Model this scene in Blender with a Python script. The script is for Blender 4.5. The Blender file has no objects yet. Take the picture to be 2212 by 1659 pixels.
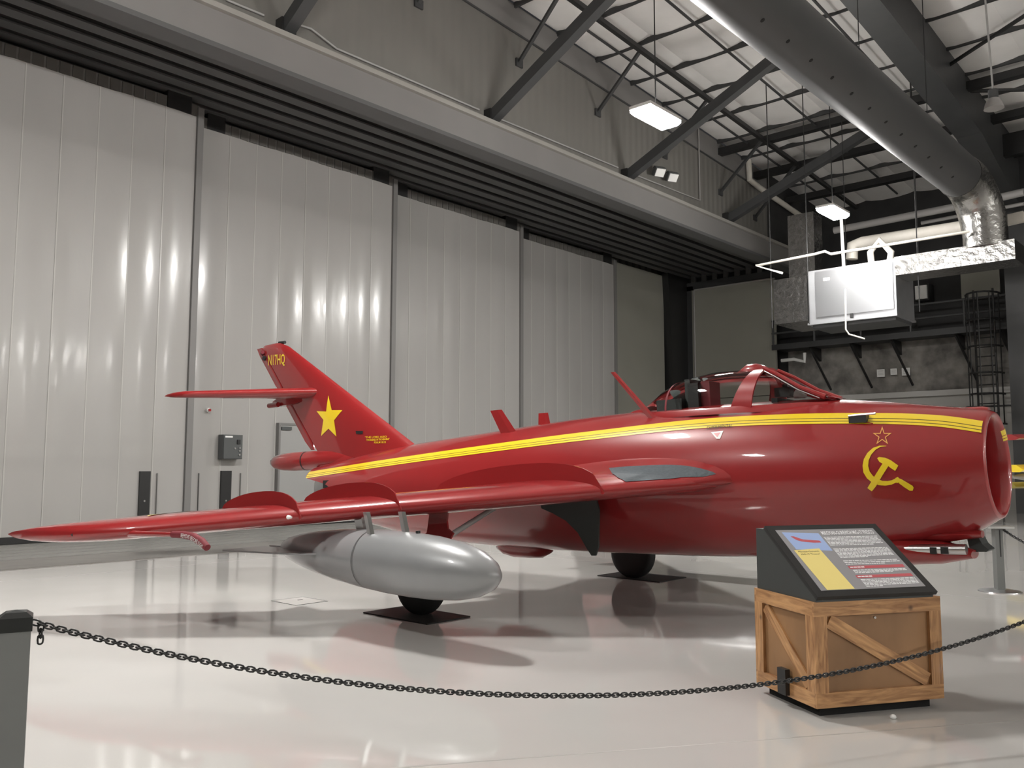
import bpy, bmesh, math, random
import numpy as np
from mathutils import Vector, Matrix
random.seed(7)
# ------------------------------------------------------------------ camera
W, H = 2212, 1659
FPX, PITCH, ROLL, YAW, HC = 1880.0, math.radians(5.31), math.radians(-.1), math.radians(42.2), 1.517
def _basis():
    cy, sy, cp, sp = math.cos(YAW), math.sin(YAW), math.cos(PITCH), math.sin(PITCH)
    fw = np.array([cy*cp, sy*cp, sp]); r = np.array([sy, -cy, 0]); u = np.cross(r, fw)
    cr, sr = math.cos(ROLL), math.sin(ROLL)
    return cr*r - sr*u, sr*r + cr*u, fw
CR, CU, CF = _basis(); CP = np.array([0, 0, HC])
def ray(px, py): return CF + CR*(px - W/2)/FPX - CU*(py - H/2)/FPX
def hit(px, py, ax, val):                       # pixel ray meets the plane axis = val
    d = ray(px, py); return CP + d*(val - CP[ax])/d[ax]
def hitplane(px, py, p, n):
    d = ray(px, py); return CP + d*(np.dot(np.array(p) - CP, n)/np.dot(d, n))
scene = bpy.context.scene
C = scene.collection
cam = bpy.data.cameras.new('camera'); camo = bpy.data.objects.new('camera', cam); C.objects.link(camo)
cam.sensor_width = 36; cam.lens = 36*FPX/W; cam.clip_end = 200
camo.matrix_world = Matrix(((CR[0], CU[0], -CF[0], 0), (CR[1], CU[1], -CF[1], 0), (CR[2], CU[2], -CF[2], HC), (0, 0, 0, 1)))
scene.camera = camo
# ------------------------------------------------------------------ world, exposure
wd = bpy.data.worlds.new('world'); scene.world = wd; wd.use_nodes = True
wd.node_tree.nodes['Background'].inputs[0].default_value = (.5, .5, .52, 1)
wd.node_tree.nodes['Background'].inputs[1].default_value = .05
scene.view_settings.view_transform = 'Standard'; scene.view_settings.look = 'None'
scene.view_settings.gamma = 1; scene.view_settings.use_curve_mapping = False
scene.view_settings.exposure = 0.0
LAMP = 445.0                                     # radiance of the high-bay diffusers
LAMP_Z = 8.0
LAMPS = [(x, y) for y in (8.55, -17.5, -38.0) for x in (-3.1, 5.15, 13.4, 21.65)]
# ------------------------------------------------------------------ materials
MATS = {}
def mat(name, col, rough=.5, metal=0, coat=0, spec=.5, var=0, vscale=4, bump=0, bscale=20, emit=0, stretch=None, croug=.04):
    if name in MATS: return MATS[name]
    m = bpy.data.materials.new(name); m.use_nodes = True; nt = m.node_tree; b = nt.nodes['Principled BSDF']
    b.inputs['Base Color'].default_value = (*col, 1); b.inputs['Roughness'].default_value = rough
    b.inputs['Metallic'].default_value = metal; b.inputs['Coat Weight'].default_value = coat
    b.inputs['Coat Roughness'].default_value = croug; b.inputs['Specular IOR Level'].default_value = spec
    if emit:
        b.inputs['Emission Color'].default_value = (*col, 1); b.inputs['Emission Strength'].default_value = emit
    if var or bump:
        tc = nt.nodes.new('ShaderNodeTexCoord'); mp = nt.nodes.new('ShaderNodeMapping'); nt.links.new(tc.outputs['Object'], mp.inputs[0])
        if stretch: mp.inputs['Scale'].default_value = stretch
    if var:
        n = nt.nodes.new('ShaderNodeTexNoise'); n.inputs['Scale'].default_value = vscale; n.inputs['Detail'].default_value = 5
        nt.links.new(mp.outputs[0], n.inputs['Vector'])
        r = nt.nodes.new('ShaderNodeMapRange'); r.inputs[1].default_value = .3; r.inputs[2].default_value = .7
        r.inputs[3].default_value = 1 - var; r.inputs[4].default_value = 1 + var; nt.links.new(n.outputs[0], r.inputs[0])
        mx = nt.nodes.new('ShaderNodeMix'); mx.data_type = 'RGBA'; mx.blend_type = 'MULTIPLY'; mx.inputs[0].default_value = 1
        mx.inputs[6].default_value = (*col, 1); nt.links.new(r.outputs[0], mx.inputs[7]); nt.links.new(mx.outputs[2], b.inputs['Base Color'])
    if bump:
        n = nt.nodes.new('ShaderNodeTexNoise'); n.inputs['Scale'].default_value = bscale; n.inputs['Detail'].default_value = 3
        nt.links.new(mp.outputs[0], n.inputs['Vector'])
        bp = nt.nodes.new('ShaderNodeBump'); bp.inputs['Strength'].default_value = bump; bp.inputs['Distance'].default_value = .02
        nt.links.new(n.outputs[0], bp.inputs['Height']); nt.links.new(bp.outputs[0], b.inputs['Normal'])
        if coat: nt.links.new(bp.outputs[0], b.inputs['Coat Normal'])
    MATS[name] = m; return m
RED = mat('red_paint', (.285, .0195, .0205), .32, spec=.25, coat=1, var=.04, vscale=1.5, croug=.03)
DKRED = mat('dark_red_cloth', (.16, .012, .02), .7)
YEL = mat('yellow_paint', (.88, .64, .022), .3, coat=1, croug=.03)
YLINE = mat('stripe_pinline', (.12, .06, .01), .4, coat=.6)
SILV = mat('silver_paint', (.27, .275, .28), .36, metal=.15, coat=.6, var=.03, croug=.06)
ALU = mat('bare_metal', (.62, .62, .62), .28, metal=1, var=.08)
DKGREEN = mat('dark_grey_green_paint', (.035, .042, .04), .5)
WALKM = mat('wing_walk_grit', (.085, .10, .11), .85, var=.12, vscale=40, bump=.15, bscale=200)
BLACK = mat('black_rubber', (.012, .012, .012), .75, var=.15, vscale=10)
BLKM = mat('black_metal', (.018, .018, .018), .45)
CHAINM = mat('black_plastic', (.012, .012, .012), .4)
WHITE = mat('white_paint', (.8, .8, .78), .5)
PANELW = mat('white_enamel', (.75, .75, .73), .35)
SHEET = mat('white_vinyl_sheet', (.385, .375, .36), .23, spec=.5, var=.03, vscale=.8, bump=.22, bscale=2.6, stretch=(1, 1, .35), coat=.25, croug=.1)
POSTG = mat('grey_door_post', (.19, .185, .18), .5)
DOORG = mat('grey_door_paint', (.33, .33, .32), .4)
BOXG = mat('grey_enclosure', (.075, .08, .08), .4)
BEIGE = mat('beige_siding', (.255, .245, .225), .6, var=.04, vscale=1)
BEAM = mat('light_grey_fascia', (.18, .173, .168), .6, var=.04, vscale=1)
PANELB = mat('grey_green_wall_panel', (.30, .295, .255), .6, var=.04, vscale=.7)
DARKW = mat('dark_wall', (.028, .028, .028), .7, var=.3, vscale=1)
STEEL = mat('dark_grey_steel', (.045, .046, .047), .5, var=.1, vscale=2)
RAILM = mat('track_steel', (.085, .085, .085), .45)
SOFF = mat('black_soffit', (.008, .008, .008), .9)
DUCT = mat('dark_grey_duct', (.058, .059, .06), .55, var=.04, vscale=1)
FOIL = mat('crinkled_foil', (.34, .335, .325), .26, metal=1, bump=1.0, bscale=7, var=.1, vscale=6)
GALV = mat('galvanised_steel', (.55, .56, .58), .38, metal=.85, var=.05, vscale=3)
PIPEW = mat('pale_pipe_insulation', (.62, .59, .53), .6, var=.06, vscale=3)
PIPEG = mat('grey_pipe', (.35, .34, .33), .5)
BATT = mat('white_roof_insulation', (.80, .785, .765), .55, var=.05, vscale=1.2, bump=.25, bscale=1.3)
PLASTER = mat('rough_grey_plaster', (.19, .18, .165), .9, var=.55, vscale=1.6, bump=.8, bscale=3)
WALLG = mat('pale_grey_wall', (.38, .37, .345), .6, var=.05, vscale=1)
CREAM = mat('curb_plate', (.21, .20, .185), .45, var=.1, vscale=3)
TRACKD = mat('track_groove', (.03, .03, .03), .7)
TRACKS = mat('track_plate', (.24, .235, .22), .45, var=.12, vscale=2, stretch=(.2, 1, 1))
MATB = mat('black_rubber_mat', (.009, .009, .009), .6, var=.2, vscale=8)
POSTM = mat('charcoal_post', (.17, .177, .172), .5, var=.05, vscale=3)
CAPM = mat('black_cap', (.012, .014, .013), .35)
CONS = mat('console_dark_grey', (.042, .046, .045), .5)
INK = mat('ink', (.05, .03, .01), .6)

def wood():
    m = bpy.data.materials.new('stained_pine'); m.use_nodes = True; nt = m.node_tree; b = nt.nodes['Principled BSDF']
    tc = nt.nodes.new('ShaderNodeTexCoord'); mp = nt.nodes.new('ShaderNodeMapping'); mp.inputs['Scale'].default_value = (1.2, 9, 9)
    oi = nt.nodes.new('ShaderNodeObjectInfo'); add = nt.nodes.new('ShaderNodeVectorMath'); add.operation = 'ADD'
    nt.links.new(tc.outputs['Object'], add.inputs[0]); sc_ = nt.nodes.new('ShaderNodeMath'); sc_.operation = 'MULTIPLY'; sc_.inputs[1].default_value = 30
    nt.links.new(oi.outputs['Random'], sc_.inputs[0]); nt.links.new(sc_.outputs[0], add.inputs[1]); nt.links.new(add.outputs[0], mp.inputs[0])
    n = nt.nodes.new('ShaderNodeTexNoise'); n.inputs['Scale'].default_value = 3; n.inputs['Detail'].default_value = 6; n.inputs['Distortion'].default_value = 1.2
    nt.links.new(mp.outputs[0], n.inputs['Vector'])
    cr = nt.nodes.new('ShaderNodeValToRGB'); cr.color_ramp.elements[0].position = .3; cr.color_ramp.elements[0].color = (.25, .11, .04, 1)
    cr.color_ramp.elements[1].position = .72; cr.color_ramp.elements[1].color = (.62, .345, .15, 1)
    nt.links.new(n.outputs[0], cr.inputs[0])
    vo = nt.nodes.new('ShaderNodeTexVoronoi'); vo.inputs['Scale'].default_value = 4.2; nt.links.new(add.outputs[0], vo.inputs['Vector'])
    kr = nt.nodes.new('ShaderNodeMapRange'); kr.inputs[1].default_value = .03; kr.inputs[2].default_value = .1; kr.inputs[3].default_value = .35; kr.inputs[4].default_value = 1
    nt.links.new(vo.outputs['Distance'], kr.inputs[0])
    mx = nt.nodes.new('ShaderNodeMix'); mx.data_type = 'RGBA'; mx.blend_type = 'MULTIPLY'; mx.inputs[0].default_value = 1
    nt.links.new(cr.outputs[0], mx.inputs[6]); nt.links.new(kr.outputs[0], mx.inputs[7]); nt.links.new(mx.outputs[2], b.inputs['Base Color'])
    b.inputs['Roughness'].default_value = .45; b.inputs['Coat Weight'].default_value = .15
    return m
WOOD = wood()
def plywood():
    m = mat('brown_plywood', (.27, .145, .065), .5, var=.3, vscale=2.2, stretch=(1, 1, .5)); return m
PLY = plywood()
def floor_mat():
    m = bpy.data.materials.new('polished_epoxy_floor'); m.use_nodes = True; nt = m.node_tree; b = nt.nodes['Principled BSDF']
    tc = nt.nodes.new('ShaderNodeTexCoord')
    n = nt.nodes.new('ShaderNodeTexNoise'); n.inputs['Scale'].default_value = .35; n.inputs['Detail'].default_value = 4; nt.links.new(tc.outputs['Object'], n.inputs['Vector'])
    cr = nt.nodes.new('ShaderNodeValToRGB'); cr.color_ramp.elements[0].position = .35; cr.color_ramp.elements[0].color = (.52, .507, .485, 1)
    cr.color_ramp.elements[1].position = .65; cr.color_ramp.elements[1].color = (.58, .566, .545, 1)
    nt.links.new(n.outputs[0], cr.inputs[0]); nt.links.new(cr.outputs[0], b.inputs['Base Color'])
    b.inputs['Roughness'].default_value = .06; b.inputs['Specular IOR Level'].default_value = .5; b.inputs['Coat Weight'].default_value = .18; b.inputs['Coat Roughness'].default_value = .02
    n2 = nt.nodes.new('ShaderNodeTexNoise'); n2.inputs['Scale'].default_value = 1.1; n2.inputs['Detail'].default_value = 1; nt.links.new(tc.outputs['Object'], n2.inputs['Vector'])
    bp = nt.nodes.new('ShaderNodeBump'); bp.inputs['Strength'].default_value = .05; bp.inputs['Distance'].default_value = .02
    nt.links.new(n2.outputs[0], bp.inputs['Height']); nt.links.new(bp.outputs[0], b.inputs['Normal'])
    return m
FLOOR = floor_mat()
def siding():
    m = mat('ribbed_beige_siding', (.16, .153, .139), .6, var=.05, vscale=.6); nt = m.node_tree; b = nt.nodes['Principled BSDF']
    tc = nt.nodes.new('ShaderNodeTexCoord'); w = nt.nodes.new('ShaderNodeTexWave'); w.inputs['Scale'].default_value = 1.05; w.bands_direction = 'X'
    nt.links.new(tc.outputs['Object'], w.inputs['Vector']); bp = nt.nodes.new('ShaderNodeBump'); bp.inputs['Strength'].default_value = .25; bp.inputs['Distance'].default_value = .05
    nt.links.new(w.outputs[0], bp.inputs['Height']); nt.links.new(bp.outputs[0], b.inputs['Normal']); return m
SIDING = siding()
def glass():
    m = bpy.data.materials.new('canopy_glass'); m.use_nodes = True; nt = m.node_tree; nt.nodes.remove(nt.nodes['Principled BSDF'])
    o = nt.nodes['Material Output']; t = nt.nodes.new('ShaderNodeBsdfTransparent'); t.inputs[0].default_value = (.90, .92, .91, 1)
    g = nt.nodes.new('ShaderNodeBsdfGlossy'); g.inputs['Roughness'].default_value = .03; f = nt.nodes.new('ShaderNodeFresnel'); f.inputs[0].default_value = 1.28
    mx = nt.nodes.new('ShaderNodeMixShader'); nt.links.new(f.outputs[0], mx.inputs[0]); nt.links.new(t.outputs[0], mx.inputs[1]); nt.links.new(g.outputs[0], mx.inputs[2])
    nt.links.new(mx.outputs[0], o.inputs[0]); return m
GLASS = glass()
GLOWM = mat('added_roof_glow', (1, .97, .93), .5, emit=LAMP*.10)  # weak glow added above the lamps to brighten the roof
LAMPM = mat('lamp_diffuser', (1, .975, .94), .5, emit=LAMP)
# ------------------------------------------------------------------ mesh helpers
class MB:
    def __init__(s): s.v = []; s.f = []
    def box(s, x0, x1, y0, y1, z0, z1):
        i = len(s.v); s.v += [(x, y, z) for z in (z0, z1) for y in (y0, y1) for x in (x0, x1)]
        s.f += [tuple(i+k for k in q) for q in ((0, 2, 3, 1), (4, 5, 7, 6), (0, 1, 5, 4), (2, 6, 7, 3), (0, 4, 6, 2), (1, 3, 7, 5))]; return s
    def loft(s, rings, cap0=True, cap1=True, closed=True):
        n = len(rings[0]); i0 = len(s.v)
        for r in rings: s.v += [tuple(map(float, p)) for p in r]
        for k in range(len(rings)-1):
            a = i0+k*n; b = a+n
            for j in range(n if closed else n-1):
                j2 = (j+1) % n; s.f.append((a+j, a+j2, b+j2, b+j))
        if cap0: s.f.append(tuple(range(i0+n-1, i0-1, -1)))
        if cap1: s.f.append(tuple(range(i0+(len(rings)-1)*n, i0+len(rings)*n)))
        return s
    def tube(s, path, r, n=8, cap=True):
        P = [Vector(p) for p in path]; rr = r if isinstance(r, (list, tuple)) else [r]*len(P); rings = []; up = None
        for i, p in enumerate(P):
            t = (P[min(i+1, len(P)-1)] - P[max(i-1, 0)]).normalized()
            if up is None: up = t.orthogonal().normalized()
            up = (up - t*up.dot(t)); up = up.normalized() if up.length > 1e-6 else t.orthogonal().normalized()
            sd = t.cross(up)
            rings.append([p + (up*math.cos(2*math.pi*k/n) + sd*math.sin(2*math.pi*k/n))*rr[i] for k in range(n)])
        return s.loft(rings, cap, cap)
    def bar(s, a, b, w, d, up=(0, 0, 1)):            # box beam a->b, w across, d along up
        a = Vector(a); b = Vector(b); t = (b-a).normalized(); u = Vector(up); sd = t.cross(u)
        if sd.length < 1e-4: sd = t.cross(Vector((0, 1, 0)))
        sd.normalize(); u = sd.cross(t)
        return s.loft([[p + sd*sx*w/2 + u*sy*d/2 for sx, sy in ((-1, -1), (1, -1), (1, 1), (-1, 1))] for p in (a, b)])
    def prism(s, poly, off):                          # 3-D polygon pushed by vector off
        o = Vector(off); return s.loft([[Vector(p) for p in poly], [Vector(p)+o for p in poly]])
def obj(name, mb, m, parent=None, smooth=None, label=None, kind=None):
    me = bpy.data.meshes.new(name); me.from_pydata([tuple(map(float, p)) for p in mb.v], [], mb.f); me.update()
    bm = bmesh.new(); bm.from_mesh(me); bmesh.ops.recalc_face_normals(bm, faces=bm.faces); bm.to_mesh(me); bm.free()
    if m: me.materials.append(m)
    if smooth:
        for p in me.polygons: p.use_smooth = True
        me.set_sharp_from_angle(angle=math.radians(smooth))
    o = bpy.data.objects.new(name, me); C.objects.link(o)
    if parent: o.parent = parent
    if label: o['label'] = label
    if kind: o['kind'] = kind
    return o
def box(name, m, x0, x1, y0, y1, z0, z1, parent=None, **k): return obj(name, MB().box(x0, x1, y0, y1, z0, z1), m, parent, **k)
def tag(o, label, cat, group=None):
    o['label'] = label; o['category'] = cat
    if group: o['group'] = group
    return o
def empty(name, loc, label=None, cat=None, group=None):
    o = bpy.data.objects.new(name, None); C.objects.link(o); o.location = loc
    if label: tag(o, label, cat, group)
    return o
def struct(o, label=None):
    o['kind'] = 'structure'
    if label: o['label'] = label
    return o
def twin(o, name=None, parent=None, loc=None):
    c = o.copy(); C.objects.link(c); c.parent = parent or o.parent
    if loc is not None: c.location = loc
    return c
def hermite(xs, ys):
    xs = np.array(xs, float); ys = np.array(ys, float); d = np.gradient(ys, xs, axis=0)
    def f(x):
        i = int(min(max(np.searchsorted(xs, x)-1, 0), len(xs)-2)); h = xs[i+1]-xs[i]; t = min(max((x-xs[i])/h, 0), 1)
        return (2*t**3-3*t*t+1)*ys[i] + (t**3-2*t*t+t)*h*d[i] + (3*t*t-2*t**3)*ys[i+1] + (t**3-t*t)*h*d[i+1]
    return f
def bmesh2d(polys, maxlen):
    """list of 2-D polygons (may hold triangles) -> subdivided (verts2d, faces)"""
    bm = bmesh.new()
    for p in polys:
        vs = [bm.verts.new((x, y, 0)) for x, y in p]; bm.faces.new(vs)
    bmesh.ops.triangulate(bm, faces=bm.faces[:])
    for _ in range(7):
        e = [e for e in bm.edges if e.calc_length() > maxlen]
        if not e: break
        bmesh.ops.subdivide_edges(bm, edges=e, cuts=1)
        bmesh.ops.triangulate(bm, faces=bm.faces[:])
    bm.verts.index_update()
    v = [(p.co.x, p.co.y) for p in bm.verts]; f = [tuple(q.index for q in a.verts) for a in bm.faces]; bm.free(); return v, f
def text2d(txt, size=1.0, align='LEFT', shear=0, bold=0):
    cu = bpy.data.curves.new('t', 'FONT'); cu.body = txt; cu.size = size; cu.align_x = align; cu.shear = shear; cu.offset = bold; cu.resolution_u = 2
    o = bpy.data.objects.new('t', cu); C.objects.link(o); bpy.context.view_layer.update()
    me = o.evaluated_get(bpy.context.evaluated_depsgraph_get()).to_mesh()
    v = [(p.co.x, p.co.y) for p in me.vertices]; f = [tuple(p.vertices) for p in me.polygons]
    o.evaluated_get(bpy.context.evaluated_depsgraph_get()).to_mesh_clear(); bpy.data.objects.remove(o); bpy.data.curves.remove(cu)
    return v, f
def raw(name, v, f, m, parent=None):
    me = bpy.data.meshes.new(name); me.from_pydata([tuple(map(float, p)) for p in v], [], f); me.update(); me.materials.append(m)
    o = bpy.data.objects.new(name, me); C.objects.link(o); o.parent = parent; return o
def sp(p): return tuple(float(x) for x in p)

# ================================================================== STRUCTURE
XW, YU, XL, YN = 34.2, 14.0, -26.0, -45.0        # right wall, upper wall, left wall, wall behind the camera
def roofz(x): return 13.0 - .0626*(x-14.42) if x > 4 else 13.652 + .0626*(x-4)
floor = struct(box('floor', FLOOR, XL, XW, YN, 20.6, -.2, 0), 'glossy pale grey epoxy hangar floor')
# floor tracks of the sliding doors
box('curb_plate', CREAM, XL, 33, 13.86, 15.1, 0, .012, floor, label='pale worn plate along the door tracks')
box('track_bed', TRACKD, XL, 33, 15.1, 20.5, 0, .006, floor)
y = 15.14
tr = None
for k in range(10):
    if tr is None: tr = box('floor_rail', TRACKS, XL, 33, 15.14, 15.585, .004, .022, floor)
    else: twin(tr, loc=(0, .52*k, 0))
a = hit(1100, 1640, 2, 0); b = hit(2212, 1555, 2, 0); d = (b-a)/np.linalg.norm(b-a)
obj('floor_line', MB().bar(sp(a-d*2+[0, 0, -.0006]), sp(b+d*6+[0, 0, -.0006]), .012, .002), mat('floor_line_grey', (.40, .39, .37), .3), floor)  # thin line slightly darker than the floor
for yj in (12.6,):  # faint slab joints, both directions
    box('floor_line', MATS['floor_line_grey'], XL, XW, yj, yj+.006, -.001, .0005, floor)
for xj in (11.2,):
    box('floor_line', MATS['floor_line_grey'], xj, xj+.006, YN, 13.8, -.001, .0005, floor)
hx = empty('floor_hatch', (5.74, 8.4, 0), 'thin square hatch outline set flush in the floor beyond the silver tank', 'hatch')
for x0, x1, y0, y1 in ((-.21, .21, -.24, -.228), (-.21, .21, .228, .24), (-.21, -.198, -.24, .24), (.198, .21, -.24, .24)):
    box('frame', BOXG, x0, x1, y0, y1, 0, .003, hx)
box('cover', mat('hatch_cover', (.5, .49, .47), .3), -.198, .198, -.228, .228, 0, .002, hx)
obj('lifting_eye', MB().box(.02, .08, .05, .07, .002, .004), BLKM, hx)
# walls
wb = struct(obj('wall_back', MB().prism([(XL, YU, 9.4), (29.3, YU, 9.4), (29.3, YU, roofz(29.3)+.1), (4, YU, roofz(4)+.1), (XL, YU, roofz(XL)+.1)], (0, .15, 0)), SIDING), 'ribbed beige gable siding above the hangar doors')
obj('gable_trim', MB().loft([[(x, YU-.02, roofz(x)-.62), (x, YU-.02, roofz(x)+.05), (x, YU+.02, roofz(x)+.05), (x, YU+.02, roofz(x)-.62)] for x in (XL, 4, 29.3)]), BEAM, wb)
obj('gable_seam', MB().loft([[(x, YU-.03, roofz(x)-.66), (x, YU-.03, roofz(x)-.61), (x, YU+.02, roofz(x)-.61), (x, YU+.02, roofz(x)-.66)] for x in (XL, 4, 29.3)]), STEEL, wb)
fa = struct(obj('trim_1', MB().prism([(XL, 13.55, 8.78), (XL, 13.6, 9.42), (XL, 14.05, 9.42), (XL, 14.05, 8.78)], (33-XL, 0, 0)), BEAM), 'light grey fascia beam over the hangar doors')
box('lower_flange', RAILM, XL, 33, 13.5, 13.95, 8.70, 8.79, fa)
box('cap_strip', BEIGE, XL, 33, 13.5, 14.0, 9.42, 9.52, fa)
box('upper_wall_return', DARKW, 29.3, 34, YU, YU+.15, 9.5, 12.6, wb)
# header pocket over the tracks
sf = struct(box('ceiling_1', SOFF, XL, 33.3, 14.16, 20.6, 10.25, 10.4), 'black soffit above the door tracks')
rail = None
for k in range(9):
    if rail is None: rail = box('overhead_rail', RAILM, XL, 33.2, 15.3, 15.44, 9.72, 10.25, sf)
    else: twin(rail, loc=(0, .52*k, 0))
hf = None
for k in range(9):
    if hf is None: hf = box('rail_flange', RAILM, XL, 33.2, 15.22, 15.52, 9.68, 9.72, sf)
    else: twin(hf, loc=(0, .52*k, 0))
bw = struct(box('wall_back_1', STEEL, XL, 33.3, 20.3, 20.5, 0, 10.3), 'dark ribbed steel wall behind the hangar doors')
rb = None
for k in range(60):
    if rb is None: rb = box('rib', mat('rib_steel', (.10, .098, .09), .5), 4, 4.28, 20.22, 20.3, 8.9, 10.25, bw)
    else: twin(rb, loc=(.48*k, 0, 0))
# ------------------------------------------------------------------ sliding doors
DO = [(1, -2.2, 3.75, 17.38), (2, 3.55, 9.30, 17.9), (3, 9.62, 15.42, 18.42), (4, 15.75, 21.35, 18.94), (5, 21.75, 27.45, 19.46)]
DO = [(n, x0, x1, yy) for n, x0, x1, yy in DO]
RIBO = None
SEAM = mat('white_seam_tape', (.44, .43, .41), .3)
for n, x0, x1, yy in DO[1:]:
    d = struct(box('door_%d' % (n-1), POSTG, x0, x1, yy+.06, yy+.22, .1, 9.56), 'tall sliding hangar door faced with white vinyl sheets')
    ns = 8; w = (x1-x0-.1)/ns
    for k in range(ns):
        xa = x0+.04+k*w
        rings = []
        for i in range(9):
            u = i/8; bulge = .012*math.sin(math.pi*u) + .004*math.sin(2*math.pi*u + k*1.7)
            rings.append([(xa+u*w, yy+.045-bulge, .16), (xa+u*w, yy+.045-bulge*1.2-.004*math.sin(k+n)*math.sin(math.pi*u), 4.5), (xa+u*w, yy+.045-bulge*.6, 9.3 + .012*math.sin(k*2.1+u*3))])
        m = MB().loft(rings, False, False, closed=False)
        back = [[(p[0], yy+.07, p[2]) for p in r] for r in rings]; m.loft(back, False, False, closed=False)
        obj('vinyl_sheet', m, SHEET, d, smooth=60)
        if k: obj('seam', MB().box(xa-.012, xa+.012, yy+.036, yy+.055, .16, 9.28), SEAM, d)
    for k in range(23):
        if RIBO is None: RIBO = box('top_rib', mat('rib_brown', (.12, .115, .105), .5), 0, .2, 0, .03, 9.3, 9.55, d); RIBO.location = (x0+.02, yy+.035, 0)
        else: twin(RIBO, parent=d, loc=(x0+.02+k*.25, yy+.035, 0))
    box('edge_post', POSTG, x1-.05, x1+.09, yy-.01, yy+.22, .1, 9.5, d)
    box('bottom_rail', BLKM, x0, x1, yy+.02, yy+.2, .03, .16, d)
    box('top_roller', BLKM, x1-.75, x1-.2, yy+.02, yy+.2, 9.3, 9.72, d)
    box('top_roller', BLKM, x0+.15, x0+.6, yy+.02, yy+.2, 9.3, 9.72, d)
door1 = bpy.data.objects['door_1']; door2 = bpy.data.objects['door_2']
def on_door(px, py, yy): return hit(px, py, 1, yy)
def slot(px0, px1, py0, py1, yy, d):
    a = on_door(px0, py0, yy); b = on_door(px1, py1, yy)
    h = obj('pull_slot', MB().box(a[0], b[0], yy-.02, yy+.06, b[2], a[2]), BLKM, d, label='black vertical pull slot')
    obj('slot_bolt', MB().tube([((a[0]+b[0])/2, yy-.03, (a[2]+b[2])/2-.03), ((a[0]+b[0])/2, yy-.02, (a[2]+b[2])/2-.03)], .02, 8), ALU, h)
slot(302, 320, 1018, 1140, 17.9, door1); slot(478, 496, 1017, 1140, 18.42, door2)
for px0, px1, d, yy in ((340, 342, door1, 17.9), (430, 432, door2, 18.42), (520, 522, door2, 18.42)):
    a = on_door(px0, 1022, yy); box('panel_joint', POSTG, a[0], a[0]+.012, yy-.008, yy+.05, .2, a[2], d)
# wicket door in the second panel
a = on_door(603, 918, 18.42); b = on_door(700, 918, 18.42)
wk = struct(box('door_5', DOORG, a[0], b[0]-.2, 18.36, 18.47, .15, a[2]), 'grey walk-through door set in the hangar door')
box('door_closer', BOXG, a[0]+.02, a[0]+.3, 18.32, 18.36, a[2]-.12, a[2]-.04, wk)
box('door_frame', POSTG, a[0]-.05, a[0], 18.34, 18.48, .12, a[2]+.05, wk); box('door_frame', POSTG, a[0], b[0]-.2, 18.34, 18.48, a[2], a[2]+.05, wk)
# control box and push button
a = on_door(474, 939, 18.4); b = on_door(514, 992, 18.4); cx = (a[0]+b[0])/2
cb = empty('control_box', (cx, 18.38, b[2]), 'grey electrical control box on white door sheet beside the tail', 'control box')
w2 = (b[0]-a[0])/2; hh = a[2]-b[2]
box('cabinet', BOXG, -w2, w2, -.16, .06, 0, hh, cb); box('door', mat('grey_enclosure_door', (.085, .09, .09), .4), -w2+.012, w2-.012, -.175, -.16, .012, hh-.012, cb)
box('switch', BLKM, .09, .17, -.20, -.175, hh*.62, hh*.80, cb); box('nameplate', WHITE, -w2+.04, -.02, -.18, -.175, hh*.88, hh*.95, cb)
for zz in (.18, .34, .46):
    obj('push_button', MB().tube([(.16, -.175, zz*hh), (.16, -.2, zz*hh)], .022, 10), ALU, cb)
obj('push_button', MB().tube([(.04, -.175, .44*hh), (.04, -.2, .44*hh)], .022, 10), ALU, cb)
a = on_door(450, 886, 18.4)
eb = empty('stop_button', sp(a), 'small round red stop button on the white hangar door', 'button')
obj('button_base', MB().tube([(0, .05, 0), (0, -.03, 0)], .05, 16), WHITE, eb, smooth=40); obj('button_cap', MB().tube([(0, -.03, 0), (0, -.07, 0)], [.032, .035], 16), RED, eb, smooth=40)
# ------------------------------------------------------------------ fixed wall bays beyond the doors
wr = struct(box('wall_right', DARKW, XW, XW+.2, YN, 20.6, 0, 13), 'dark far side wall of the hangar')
fp = struct(box('wall_back_2', PANELB, 27.6, 31.6, 19.9, 20.3, 0, 9.6), 'grey green fixed panel beyond the last hangar door')
col = struct(obj('trim_2', MB().loft([[(x0, 19.6, z), (33.2, 19.6, z), (33.2, 20.2, z), (x0, 20.2, z)] for x0, z in ((32.1, 0), (31.5, 9.7))]), BLKM), 'black tapered steel column in the corner')
sw = struct(box('wall_right_1', PANELB, 33.0, 33.15, 15.55, 19.35, 4.35, 9.1), 'grey green side panel behind the cockpit')
box('panel', PANELB, 33.0, 33.15, 15.55, 19.35, 0, 4.32, sw)
box('panel_frame', STEEL, 33.02, 33.2, 14.2, 19.7, 9.1, 9.45, sw); box('panel_frame', STEEL, 33.02, 33.2, 19.3, 19.7, 0, 9.3, sw)
for k in range(9): box('rail_bracket', RAILM, 33.0, 33.1, 15.0+.52*k, 15.22+.52*k, 9.45, 10.2, sw)
pc = obj('conduit', MB().tube([(32.965, 15.5, 9.1), (32.965, 19.2, 9.1), (32.965, 19.22, 9.0), (32.965, 19.22, 4.2), (32.965, 19.2, 0)], .035, 8), PIPEG, sw)
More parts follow.
